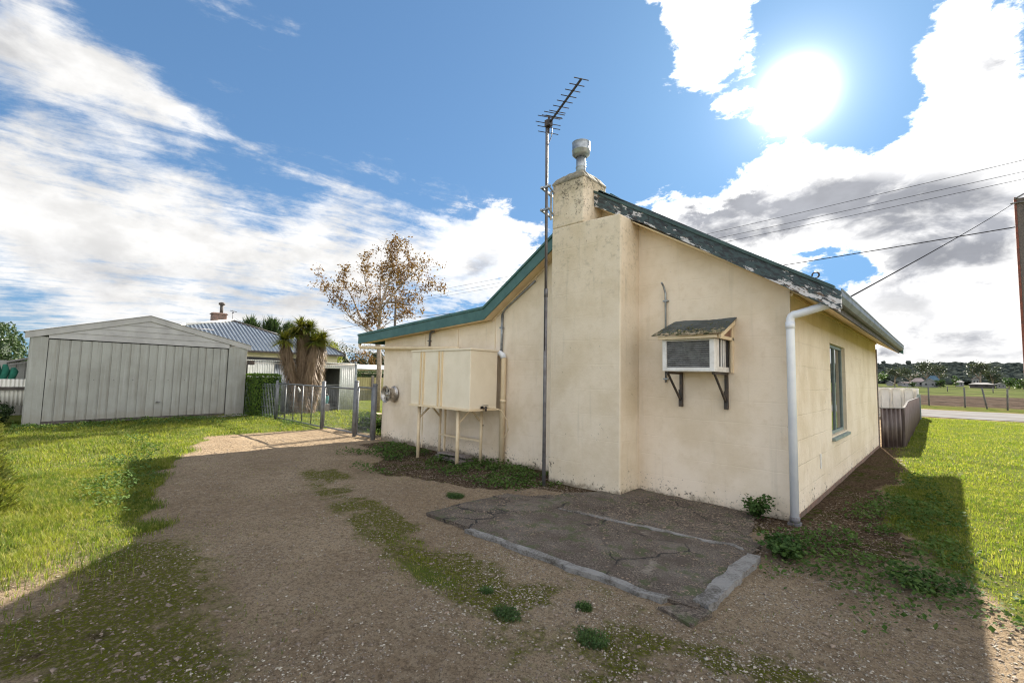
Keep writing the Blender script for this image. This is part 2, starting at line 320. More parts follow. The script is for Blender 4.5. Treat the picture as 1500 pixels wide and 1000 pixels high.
leaf('hedge_leaves', (.05, .11, .018), (.09, .15, .025), (.17, .21, .03), .3, 4)
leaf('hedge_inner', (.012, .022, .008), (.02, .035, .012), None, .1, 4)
leaf('dark_foliage', (.018, .04, .014), (.035, .06, .02), (.06, .08, .03), .2, 2)
leaf('grey_foliage', (.055, .06, .042), (.085, .085, .055), (.12, .10, .06), .2, 2)
leaf('autumn_leaves', (.15, .070, .020), (.19, .110, .035), (.08, .05, .022), .25, 2)
leaf('sword_leaves', (.11, .13, .022), (.21, .185, .03), (.05, .075, .02), .4, 2)
leaf('dead_leaves', (.20, .135, .08), (.13, .085, .052), (.33, .25, .17), .15, 9)
leaf('gum_foliage', (.035, .05, .03), (.07, .08, .045), (.10, .11, .06), .1, .12)
M['forest_canopy'] = simple('forest_canopy', (.040, .050, .044), (.070, .078, .066), .12, 1.0, 0, 0, spec=0)  # distance haze is put into the canopy colour as grey
leaf('garden_green', (.05, .10, .03), (.10, .15, .04), None, .1, .3)
M['stone'] = simple('pale_gravel_stones', (.42, .37, .29), (.20, .165, .12), 43, .85, 0, 0)
M['clod'] = simple('brown_clods', (.15, .115, .085), (.24, .18, .13), 24, .9, 0, 0)

# ------------------------------------------------------------------ mesh helpers
def wloc(o):
    v = Vector((0, 0, 0))
    while o: v += o.location; o = o.parent
    return v
class MB:
    """collects geometry in world coordinates and links it as ONE mesh object"""
    def __init__(s): s.v = []; s.f = []; s.sm = []
    def add(s, vs, fs, smooth=False):
        k = len(s.v); s.v += [tuple(x) for x in vs]; s.f += [tuple(i + k for i in f) for f in fs]; s.sm += [smooth] * len(fs); return s
    def box(s, x0, x1, y0, y1, z0, z1):
        vs = [(x, y, z) for z in (z0, z1) for y in (y0, y1) for x in (x0, x1)]
        return s.add(vs, [(0, 2, 3, 1), (4, 5, 7, 6), (0, 1, 5, 4), (2, 6, 7, 3), (0, 4, 6, 2), (1, 3, 7, 5)])
    def obox(s, c, ax, ay, az):
        c, ax, ay, az = Vector(c), Vector(ax), Vector(ay), Vector(az)
        vs = [c + i * ax + j * ay + k * az for k in (-1, 1) for j in (-1, 1) for i in (-1, 1)]
        return s.add(vs, [(0, 2, 3, 1), (4, 5, 7, 6), (0, 1, 5, 4), (2, 6, 7, 3), (0, 4, 6, 2), (1, 3, 7, 5)])
    def prism(s, poly, ext):
        n = len(poly); e = Vector(ext); vs = [Vector(p) for p in poly] + [Vector(p) + e for p in poly]
        fs = [tuple(range(n)), tuple(range(2 * n - 1, n - 1, -1))] + [(i, i + n, (i + 1) % n + n, (i + 1) % n) for i in range(n)]
        return s.add(vs, fs)
    def bar(s, a, b, w, h, up=(0, 0, 1)):
        a, b = Vector(a), Vector(b); d = (b - a); L = d.length; d.normalize()
        sd_ = d.cross(Vector(up)); 
        if sd_.length < 1e-4: sd_ = d.cross(Vector((1, 0, 0)))
        sd_.normalize(); u2 = sd_.cross(d)
        return s.obox((a + b) / 2, d * L / 2, sd_ * w / 2, u2 * h / 2)
    def tube(s, pts, r, n=10, cap=True):
        pts = [Vector(p) for p in pts]; rs = r if isinstance(r, (list, tuple)) else [r] * len(pts)
        vs = []; prev = None
        for i, p_ in enumerate(pts):
            d = (pts[min(i + 1, len(pts) - 1)] - pts[max(i - 1, 0)]).normalized()
            if prev is None:
                a = d.orthogonal().normalized()
            else:
                a = (prev - d * prev.dot(d)); a = a.normalized() if a.length > 1e-5 else d.orthogonal().normalized()
            prev = a; b = d.cross(a)
            for k in range(n):
                an = 2 * math.pi * k / n; vs.append(p_ + (a * math.cos(an) + b * math.sin(an)) * rs[i])
        fs = [(i * n + k, i * n + (k + 1) % n, (i + 1) * n + (k + 1) % n, (i + 1) * n + k) for i in range(len(pts) - 1) for k in range(n)]
        if cap: fs += [tuple(range(n - 1, -1, -1)), tuple((len(pts) - 1) * n + k for k in range(n))]
        return s.add(vs, fs, True)
    def lathe(s, c, axis, prof, n=24):
        c = Vector(c); ax = Vector(axis).normalized(); a = ax.orthogonal().normalized(); b = ax.cross(a)
        vs = [c + ax * h + (a * math.cos(2 * math.pi * k / n) + b * math.sin(2 * math.pi * k / n)) * r for r, h in prof for k in range(n)]
        fs = [(i * n + k, i * n + (k + 1) % n, (i + 1) * n + (k + 1) % n, (i + 1) * n + k) for i in range(len(prof) - 1) for k in range(n)]
        return s.add(vs, fs, True)
    def corr(s, P0, P1, z0, z1, amp, pitch, prof='sin', top=None, n_per=6):
        """upright corrugated sheet along P0-P1; top(s) optionally gives the top height"""
        P0, P1 = Vector(P0), Vector(P1); d = P1 - P0; L = d.length; d.normalize(); nrm = Vector((d.y, -d.x, 0))
        ss = []; k = max(1, int(L / pitch)); pt = L / k
        if prof == 'sin': ss = [(i * pt / n_per, math.sin(2 * math.pi * i / n_per) * amp) for i in range(k * n_per + 1)]
        else:      # square ribs
            for i in range(k):
                ss += [(i * pt, 0), (i * pt + pt * .62, 0), (i * pt + pt * .68, -amp), (i * pt + pt * .92, -amp)]
            ss.append((L, 0))
        vs = []; fs = []
        for q, o in ss:
            zt = top(q / L) if top else z1
            b = P0 + d * q + nrm * o; vs += [(b.x, b.y, z0), (b.x, b.y, zt)]
        k = len(ss)
        for i in range(k - 1): fs.append((2 * i, 2 * i + 2, 2 * i + 3, 2 * i + 1))
        return s.add(vs, fs, prof == 'sin')
    def build(s, name, material, parent=None, bevel=0, solid=0):
        me = bpy.data.meshes.new(name); base = wloc(parent) if parent else Vector((0, 0, 0))
        me.from_pydata([(x - base.x, y - base.y, z - base.z) for x, y, z in s.v], [], s.f)
        me.polygons.foreach_set('use_smooth', s.sm); me.update()
        o = bpy.data.objects.new(name, me); COL.objects.link(o); o.parent = parent
        me.materials.append(material)
        if solid: md = o.modifiers.new('solid', 'SOLIDIFY'); md.thickness = solid; md.offset = 0
        if bevel: md = o.modifiers.new('bevel', 'BEVEL'); md.width = bevel; md.segments = 2; md.limit_method = 'ANGLE'; md.angle_limit = R(40)
        return o
def npmesh(name, V, F, material, parent=None, k=3, smooth=False):
    """fast mesh from numpy arrays of k-gons"""
    V = np.asarray(V, dtype=np.float32); F = np.asarray(F, dtype=np.int32)
    if parent: V = V - np.array(wloc(parent), dtype=np.float32)
    me = bpy.data.meshes.new(name); me.vertices.add(len(V)); me.vertices.foreach_set('co', V.ravel())
    me.loops.add(F.size); me.loops.foreach_set('vertex_index', F.ravel())
    me.polygons.add(len(F)); me.polygons.foreach_set('loop_start', np.arange(0, F.size, k, dtype=np.int32))
    me.polygons.foreach_set('use_smooth', np.full(len(F), smooth)); me.update(calc_edges=True)
    o = bpy.data.objects.new(name, me); COL.objects.link(o); o.parent = parent; me.materials.append(material); return o
def tag(o, label=None, cat=None, group=None, kind=None):
    if label: o['label'] = label
    if cat: o['category'] = cat
    if group: o['group'] = group
    if kind: o['kind'] = kind
    return o
def thing(name, label, cat, loc, group=None):
    o = bpy.data.objects.new(name, None); COL.objects.link(o); o.location = loc; o.empty_display_size = .2
    return tag(o, label, cat, group)
def copy_tree(o, loc, label=None):
    c = o.copy(); COL.objects.link(c); c.location = loc
    if label: c['label'] = label
    for ch in list(o.children):
        q = ch.copy(); COL.objects.link(q); q.parent = c
        for g in list(ch.children):
            h = g.copy(); COL.objects.link(h); h.parent = q
    return c

# value noise in numpy
_tab = rng.random((256, 256))
def vnoise(x, y):
    xi = np.floor(x).astype(int); yi = np.floor(y).astype(int); fx = x - xi; fy = y - yi
    fx = fx * fx * (3 - 2 * fx); fy = fy * fy * (3 - 2 * fy)
    g = lambda a, b: _tab[a & 255, b & 255]
    return (g(xi, yi) * (1 - fx) + g(xi + 1, yi) * fx) * (1 - fy) + (g(xi, yi + 1) * (1 - fx) + g(xi + 1, yi + 1) * fx) * fy
def fbm(x, y, f=1.0, o=4):
    s_ = 0; a = .5; t_ = 0
    for i in range(o): s_ = s_ + a * vnoise(x * f + 17.3 * i, y * f + 5.1 * i); t_ += a; a *= .5; f *= 2.03
    return s_ / t_
def sstep(x, a, b):
    t_ = np.clip((x - a) / (b - a), 0, 1); return t_ * t_ * (3 - 2 * t_)

# ------------------------------------------------------------------ ground
def masks(x, y):
    """grass, moss, gravel, dark soil amounts (0..1) on the ground"""
    n = fbm(x, y, 1.1) - .5; n2 = fbm(x + 31, y + 9, 3.3) - .5; n3 = fbm(x - 50, y + 3, .6) - .5
    # near-side edge of the drive
    edge = np.interp(x, [-16, -13.2, -10.2, -8.4, -5.6, -4.2, -3.0, -1.5, 0, 3], [4.6, 3.3, 1.95, 1.30, .95, .72, .55, .2, -1.5, -4])
    dl = y - edge + n * 1.0 + n2 * .5
    grass = 1 - sstep(dl, -.45, .25)
    grass *= 1 - .75 * sstep(x, -5.6, -4.4) * sstep(y, -3, -1.2)                         # mossy, thin grass near the camera
    dry = np.exp(-(((x + 5.6) / 1.5) ** 2 + ((y - .2) / .5) ** 2)); grass *= 1 - .55 * dry
    # behind the gate line and around the garage
    grass = np.maximum(grass, sstep(-x, 12.9, 13.8) * sstep(y + n, 2.0, 3.6))
    grass = np.maximum(grass, sstep(y, 6.2, 6.7) * sstep(-x, 9.2, 9.9) * (.55 + .45 * sstep(-x, 10.5, 12)))
    # right-hand lawn
    rb = np.interp(y, [3.5, 4.6, 5.5, 7, 12, 15, 16], [3.2, .5, -.25, -.62, -.88, -1.05, -1.3])
    lawn = sstep(x - rb + n * .55 + n2 * .3, -.12, .22) * sstep(y + n * .6 + n2 * .5 - .55 * np.clip(x, 0, 9), 3.9, 4.8)
    lawn = lawn * (1 - .35 * np.exp(-(((x - .25) / .45) ** 2 + ((y - 5.9) / 1.4) ** 2)))
    grass = np.maximum(grass, lawn)
    grass = np.where(y > 30.9 + n * .6, 0, grass)
    grass = np.maximum(grass, .8 * np.exp(-(((x + 3.05) / .42) ** 2 + ((y - 2.28) / .13) ** 2)))
    # moss
    moss = 1.35 * np.exp(-(((y - edge + .15 + n * 1.2 + n2 * .6) / .62) ** 2)) * sstep(x, -6.2, -4.6) * (1 - sstep(x, -1.4, -.6))
    strip = np.interp(x, [-10, -7.5, -5.3, -3.4, -1.6, 0], [3.8, 3.4, 2.85, 2.5, 2.5, 3.0])
    moss = np.maximum(moss, 1.15 * np.exp(-((y - strip) / .34) ** 2) * sstep(x, -9.5, -7) * (.5 + 1.2 * (n2 + .4)))
    moss = np.maximum(moss, .55 * sstep(y + n, 1.6, 2.3) * (1 - sstep(y, 3.0, 3.6)) * sstep(x, -2.8, -1.9))
    moss = np.maximum(moss, .5 * sstep(y - strip + n, .3, .8) * sstep(y, 2.8, 3.4) * (1 - sstep(x, -5.5, -4.6)) * sstep(x, -10.2, -9.4) * (1 - sstep(y, 4.6, 5.4)))
    moss = moss * np.clip(.34 + 2.8 * (n + .12) + 1.4 * n2, 0, 1.1)
    moss = np.maximum(moss, 1.5 * np.exp(-(((x + 2.95) / .40) ** 2 + ((y - .52) / .26) ** 2)) * np.clip(.9 + 2 * n2, 0, 1))
    moss = np.maximum(moss, .8 * np.exp(-(((x + 4.2) / .5) ** 2 + ((y - .55) / .25) ** 2)) * np.clip(.9 + 2 * n2, 0, 1))
    # gravel
    gv = .75 * sstep(x + n, -3.4, -2.2) * (1 - sstep(y, 4.4, 5.0)) + .30 * sstep(n3 + n, -.05, .25)
    gv = gv + .5 * np.exp(-(((y - 3.0) / .5) ** 2)) * sstep(x, -11, -8)
    trk = np.maximum(np.exp(-(((y - strip + .85) / .28) ** 2)), np.exp(-(((y - strip - .75) / .25) ** 2)) * (x < -4.6))
    gv = gv * (1 - .8 * trk); moss = moss * (1 - .6 * trk * (x > -9))
    # bare dark soil along the walls
    sb = np.interp(x, [-11, -9.5, -6.7, -4.7, -4.2, -1.3], [5.6, 5.35, 4.05, 4.25, 5.0, 5.5])
    soil = sstep(y - sb + n * 1.1, -.15, .25) * (1 - sstep(x, -1.3, -1.0)) * sstep(x, -10.2, -9.7) * (1 - sstep(y, 8, 9))
    soil = np.maximum(soil, .62 * (1 - sstep(y + n, .35, .9)) * sstep(x, -5.4, -4.2) * (1 - sstep(x + n, -3.3, -2.4)) * (.4 + n2 * 2))  # extra darkening of the near-left ground, away from the walls
    soil = np.maximum(soil, .7 * (1 - sstep(x + n * .5 - .35 * np.exp(-((y - 6.2) / 1.2) ** 2), -.85, -.45)) * sstep(x, -1.6, -1.3) * sstep(y, 4.6, 5.4) * (1 - sstep(y, 15, 16)))
    grass = grass * (1 - .9 * soil)
    return np.clip(grass, 0, 1), np.clip(moss, 0, 1), np.clip(gv, 0, 1), np.clip(soil, 0, 1)
def gz(x, y, fine=True):
    x = np.asarray(x, dtype=float); y = np.asarray(y, dtype=float)
    z = -.055 * sstep(-x, 5.2, 6.6)
    if fine:
        near_ = np.exp(-((x + 5) ** 2 + (y - 4) ** 2) / 500)
        z = z + (fbm(x, y, .9, 3) - .5) * .035 * near_ + (fbm(x, y, 5.0, 4) - .5) * .022 * near_
    far_ = np.clip((y - 200) / 400, 0, 1); z = z + 10 * far_ * far_
    return z
def graded(lo, hi, a, b, fine, grow):
    c = list(np.arange(a, b + 1e-6, fine)); s_ = fine; q = c[-1]
    while q < hi: s_ *= grow; q += s_; c.append(q)
    s_ = fine; q = a; pre = []
    while q > lo: s_ *= grow; q -= s_; pre.append(q)
    return np.array(pre[::-1] + c)
gx = graded(-2600, 2600, -11, 2.2, .04, 1.06); gy = graded(-400, 3600, -.6, 8.5, .04, 1.045)
GX, GY = np.meshgrid(gx, gy); gw = len(gx)
V = np.stack([GX.ravel(), GY.ravel(), gz(GX.ravel(), GY.ravel())], 1)
ii, jj = np.meshgrid(np.arange(len(gy) - 1), np.arange(gw - 1), indexing='ij'); q0 = (ii * gw + jj).ravel()
F = np.stack([q0, q0 + 1, q0 + gw + 1, q0 + gw], 1)
m, t, p, pos = mat('ground_dirt_and_grass')
at = t.node('ShaderNodeAttribute', {'attribute_name': 'mask'}); sc = t.node('ShaderNodeSeparateColor', None, Color=at.outputs['Color'])
ag, am, av = sc.outputs[0], sc.outputs[1], sc.outputs[2]; aso = at.outputs['Alpha']
nA = t.noise(pos, 1.2, 6, .6); nB = t.noise(pos, 9, 7, .65); nC = t.noise(pos, 60, 5, .7); nD = t.noise(pos, 240, 3, .6)
dirt = t.mix(t.ramp(nA, .35, .65), (.40, .305, .20), (.30, .225, .148))
dirt = t.mix(t.ramp(t.noise(pos, .55, 4, .6), .40, .60, 0, .6), dirt, (.26, .187, .118)); dirt = t.mix(t.ramp(nB, .42, .68, 0, .7), dirt, (.40, .315, .215))
dirt = t.mix(t.ramp(nC, .50, .64, 0, .75), dirt, (.115, .083, .058))
vor = t.node('ShaderNodeTexVoronoi', None, Vector=pos, Scale=70.0, Randomness=1.0)
nE = t.noise(pos, 24, 9, .78); dirt = t.mix(t.ramp(nE, .50, .60, 0, .6), dirt, (.115, .083, .056)); dirt = t.mix(t.ramp(nE, .45, .36, 0, .6), dirt, (.42, .32, .21))
peb = t.m('MULTIPLY', t.ramp(vor.outputs['Distance'], .16, .34, 1, 0), t.ramp(t.node('ShaderNodeSeparateColor', None, Color=vor.outputs['Color']).outputs[0], .74, .80))
peb = t.m('MULTIPLY', peb, t.m('MULTIPLY_ADD', av, .85, .15))
dirt = t.mix(peb, dirt, (.55, .50, .42))
dirt = t.mix(t.ramp(nD, .56, .66, 0, .6), dirt, (.10, .075, .055))
mossc = t.mix(t.ramp(nC, .36, .60), (.140, .145, .020), (.070, .072, .020))
mm = t.ramp(t.m('ADD', am, t.m('MULTIPLY', t.m('SUBTRACT', nB, .5), 1.5)), .26, .75)
mm = t.m('MULTIPLY', mm, t.m('MULTIPLY', t.ramp(nC, .66, .50, .3, 1), t.ramp(t.noise(pos, 28, 6, .7), .66, .48, .25, 1.0)))
c = t.mix(mm, dirt, mossc)
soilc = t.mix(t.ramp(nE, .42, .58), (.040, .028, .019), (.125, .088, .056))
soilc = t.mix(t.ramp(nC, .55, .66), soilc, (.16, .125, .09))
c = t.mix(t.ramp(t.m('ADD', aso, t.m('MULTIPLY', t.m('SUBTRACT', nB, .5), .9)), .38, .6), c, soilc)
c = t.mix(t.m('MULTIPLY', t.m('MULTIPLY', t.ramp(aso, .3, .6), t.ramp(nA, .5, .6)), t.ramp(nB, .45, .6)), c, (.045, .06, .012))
gcol = t.mix(t.ramp(nB, .4, .62), (.085, .125, .022), (.14, .15, .045)); gcol = t.mix(t.ramp(nC, .5, .66), gcol, (.15, .115, .06))
c = t.mix(t.ramp(t.m('ADD', ag, t.m('MULTIPLY', t.m('SUBTRACT', nB, .5), .7)), .25, .65), c, gcol)
# paddock far away
sp = t.node('ShaderNodeSeparateXYZ', None, Vector=pos); Y = sp.outputs[1]
yb = t.m('ADD', Y, t.m('MULTIPLY', t.m('SUBTRACT', t.noise(pos, .12, 4, .6), .5), 9.0))
pad = t.mix(t.ramp(t.noise(t.node('ShaderNodeMapping', None, Vector=pos, Scale=(1, .35, 1)).outputs[0], .9, 8, .7), .4, .62), (.055, .041, .032), (.088, .068, .054))
verge = t.mix(t.ramp(t.noise(pos, .8, 6, .65), .45, .6), (.08, .10, .025), (.125, .10, .045))
c = t.mix(t.ramp(yb, 41, 42.5), c, verge); c = t.mix(t.ramp(yb, 49, 52), c, pad)
strip_ = t.mix(t.ramp(t.noise(pos, .06, 6, .65), .42, .6), (.06, .075, .028), (.10, .108, .045))
c = t.mix(t.ramp(yb, 98, 110), c, strip_)
t.put(p.inputs['Base Color'], c); p.inputs['Roughness'].default_value = 1.0; p.inputs['Specular IOR Level'].default_value = 0.0
bump(t, p, t.m('ADD', t.m('ADD', t.m('MULTIPLY', nB, .9), t.m('MULTIPLY', nC, .55)), t.m('ADD', t.m('MULTIPLY', nD, .2), t.m('MULTIPLY', nE, .7))), 1.0, .035)
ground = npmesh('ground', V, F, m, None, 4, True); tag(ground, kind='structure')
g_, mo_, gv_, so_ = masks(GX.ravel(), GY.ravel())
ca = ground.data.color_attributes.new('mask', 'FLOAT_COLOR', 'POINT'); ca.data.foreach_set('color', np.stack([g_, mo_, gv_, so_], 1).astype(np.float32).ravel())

# gravel road across the right-hand view
m, t, p, pos = mat('pale_gravel_road')
n = t.noise(t.node('ShaderNodeMapping', None, Vector=pos, Scale=(.3, 1, 1)).outputs[0], 1.0, 7, .65)
t.put(p.inputs['Base Color'], t.mix(t.ramp(n, .4, .65), (.20, .195, .19), (.14, .13, .12))); p.inputs['Roughness'].default_value = 1.0; p.inputs['Specular IOR Level'].default_value = 0.0
xs = np.arange(-60, 90, 1.0); VV = []; FF = []
for i, x in enumerate(xs):
    y0 = 31.6 + .5 * math.sin(x * .7) * .4 + (fbm(np.array([x]), np.array([2.]), .8)[0] - .5) * .8; y1 = 40.8 + (fbm(np.array([x]), np.array([9.]), .5)[0] - .5) * 1.0
    for k in range(5): VV.append((x, y0 + (y1 - y0) * k / 4, .022 + .05 * math.sin(math.pi * k / 4)))
for i in range(len(xs) - 1):
    for k in range(4): a = i * 5 + k; FF.append((a, a + 5, a + 6, a + 1))
road = npmesh('gravel_road', VV, FF, m, None, 4, True); tag(road, kind='structure')

# ------------------------------------------------------------------ small random things laid on the ground (nobody could count)
def icosa():
    f = (1 + 5 ** .5) / 2
    v = np.array([(-1, f, 0), (1, f, 0), (-1, -f, 0), (1, -f, 0), (0, -1, f), (0, 1, f), (0, -1, -f), (0, 1, -f), (f, 0, -1), (f, 0, 1), (-f, 0, -1), (-f, 0, 1)], float)
    v /= np.linalg.norm(v[0])
    return v, np.array([(0, 11, 5), (0, 5, 1), (0, 1, 7), (0, 7, 10), (0, 10, 11), (1, 5, 9), (5, 11, 4), (11, 10, 2), (10, 7, 6), (7, 1, 8), (3, 9, 4), (3, 4, 2), (3, 2, 6), (3, 6, 8), (3, 8, 9), (4, 9, 5), (2, 4, 11), (6, 2, 10), (8, 6, 7), (9, 8, 1)])
IV, IF = icosa()
OV = np.array([(1, 0, 0), (-.3, .95, 0), (-.5, -.85, 0), (.4, .3, .8), (-.5, .1, .75), (.1, -.5, .8), (0, 0, -.7)], float)
OF = np.array([(0, 1, 3), (1, 4, 3), (1, 2, 4), (2, 5, 4), (2, 0, 5), (0, 3, 5), (3, 4, 5)])
def stones(name, P, size, material, flat=.6, small=True):
    IV_, IF_ = (OV, OF) if small else (IV, IF); nv = len(IV_)
    n = len(P); sc_ = size[:, None, None] * (1 + .35 * rng.standard_normal((n, nv, 1)).clip(-1.5, 1.5) * .5)
    an = rng.random(n) * 6.28; ca_, sa = np.cos(an), np.sin(an); st = 1 + .6 * rng.random(n)
    B = np.repeat(IV_[None], n, 0) * sc_; B[:, :, 0] *= st[:, None]; B[:, :, 2] *= flat
    X = B[:, :, 0] * ca_[:, None] - B[:, :, 1] * sa[:, None]; Yv = B[:, :, 0] * sa[:, None] + B[:, :, 1] * ca_[:, None]
    VV = np.stack([X, Yv, B[:, :, 2]], 2) + P[:, None, :]
    FF = (IF_[None] + (np.arange(n) * nv)[:, None, None]).reshape(-1, 3)
    return npmesh(name, VV.reshape(-1, 3), FF, material, None, 3)
def in_house(x, y): return ((x > -10.5) & (x < -1.2) & (y > 6.05) & (y < 15.2)) | ((x > -4.6) & (x < -3.2) & (y > 5.55) & (y < 6.3))
def on_slab(x, y): return (x > -4.35) & (x < -1.2) & (y > 3.12) & (y < 5.2) 
def scatter(n, x0, x1, y0, y1, dens):
    x = rng.uniform(x0, x1, n); y = rng.uniform(y0, y1, n); k = rng.random(n) < dens(x, y)
    k &= ~in_house(x, y); return x[k], y[k]
def d_stone(x, y):
    g, mo, gv, so = masks(x, y); d = np.hypot(x, y)
    return np.clip((.10 + .9 * gv) * (1 - g * .9) * (1 - .6 * so), 0, 1) * np.clip(4.5 / d, 0, 1) ** 1.3 * np.clip(fbm(x, y, 3.1, 3) * 2.2 - .5, .1, 1) * ~on_slab(x, y)
x, y = scatter(210000, -12, 2.0, -.5, 7.5, d_stone)
sz = rng.gamma(2.0, .0015, len(x)) + .002; sz = np.clip(sz, .002, .012)
tag(stones('gravel', np.stack([x, y, gz(x, y) + sz * .25], 1), sz, M['stone'], .55), 'pale gravel stones scattered over the dirt drive', 'gravel', kind='stuff')
def d_clod(x, y):
    g, mo, gv, so = masks(x, y); return np.clip(.35 + .6 * so + .3 * gv, 0, 1) * (1 - g * .8) * np.clip(6 / np.hypot(x, y), 0, 1) * ~on_slab(x, y)
x, y = scatter(130000, -12, 2.0, -.5, 8.5, d_clod)
sz = np.clip(rng.gamma(1.6, .0026, len(x)) + .002, .002, .022)
tag(stones('soil_crumbs', np.stack([x, y, gz(x, y) + sz * .15], 1), sz, M['clod'], .5), 'brown soil crumbs lying on the drive', 'soil', kind='stuff')

def d_slab(x, y): return on_slab(x, y) * np.clip((fbm(x, y, 2.2, 4) - .44) * 3 + .9 * sstep(y, 4.3, 5.0), .03, 1) + (x > -3.3) * (x < -1.6) * (y > 5.1) * (y < 6.1) * .7
x, y = scatter(15000, -4.3, -1.25, 3.3, 6.1, d_slab)
sz = np.clip(rng.gamma(1.6, .0028, len(x)) + .002, .002, .018)
tag(stones('slab_debris', np.stack([x, y, gz(x, y) * 0 + .034 + sz * .1], 1), sz, M['clod'], .45), 'crumbs of soil and grit scattered over the concrete slab', 'soil', kind='stuff')
def blades(x, y, h, wd, bend=.5, z=None):
    """grass blades: quad + triangle each; returns vertices and triangles"""
    n = len(x); z = gz(x, y) if z is None else z
    an = rng.random(n) * 6.283; dx, dy = np.cos(an), np.sin(an); px, py = -dy, dx
    b = bend * (.3 + rng.random(n)); h = h * (.6 + .7 * rng.random(n))
    def ring(f, q):
        hx = x + dx * h * b * f * f; hy = y + dy * h * b * f * f; hz = z + h * f * (1 - .25 * b * f)
        return np.stack([hx - px * wd * q, hy - py * wd * q, hz], 1), np.stack([hx + px * wd * q, hy + py * wd * q, hz], 1)
    a0, a1 = ring(0, .5); b0, b1 = ring(.5, .42); c0, _ = ring(1, 0)
    VV = np.stack([a0, a1, b0, b1, c0], 1).reshape(-1, 3); k = (np.arange(n) * 5)[:, None]
    FF = np.concatenate([k + np.array([[0, 1, 3]]), k + np.array([[0, 3, 2]]), k + np.array([[2, 3, 4]])], 0)
    return VV, FF
def d_grass(x, y):
    g = masks(x, y)[0]; pt = fbm(x, y, 2.2, 3); return np.clip(g * 1.25 - .18, 0, 1) * np.clip(.25 + 1.6 * (pt - .25), .1, 1)
VVs = []; FFs = []; off = 0
def addblades(n, x0, x1, y0, y1, h, wd, dens=d_grass, bend=.6):
    global off
    x, y = scatter(n, x0, x1, y0, y1, dens); pt = fbm(x, y, 1.3, 3)
    a, b = blades(x, y, h * (.2 + 1.7 * pt ** 1.4), wd, bend); VVs.append(a); FFs.append(b + off); off += len(a)
addblades(190000, -10, -3.6, -.9, 2.6, .088, .0052)
addblades(90000, -19.5, -9.5, -1.6, 5.6, .080, .010)
addblades(30000, -19, -9.6, 6.0, 13, .085, .016)
addblades(90000, -1.0, 2.4, 4.2, 11, .045, .0055)
addblades(80000, -1.2, 4.2, 10, 31.2, .06, .013)
def d_bald(x, y):
    g, mo, gv, so = masks(x, y); return np.clip((fbm(x, y, 2.6, 3) - .52) * 5, 0, 1) * np.clip(.35 + so + mo, 0, 1) * (1 - g) * .5 * ~on_slab(x, y)
addblades(60000, -10, -.2, .2, 6.1, .024, .004, d_bald)
def d_tuft(x, y): return 1.2 * np.exp(-(((x + 3.3) / .5) ** 2 + ((y - 2.42) / .06) ** 2)) * (fbm(x, y, 6.0, 2) > .5) + .9 * np.exp(-(((x + 3.05) / .36) ** 2 + ((y - 2.28 - .1 * (x + 3)) / .10) ** 2)) + .6 * np.exp(-(((x + 3.75) / .25) ** 2 + ((y - 2.6) / .07) ** 2))
addblades(16000, -4.3, -2.2, 1.9, 2.8, .03, .004, d_tuft)
gr_o = npmesh('grass', np.concatenate(VVs), np.concatenate(FFs), M['grass_blades'], None, 3)
tag(gr_o, 'bright green lawn grass on both sides of the drive', 'grass', kind='stuff')

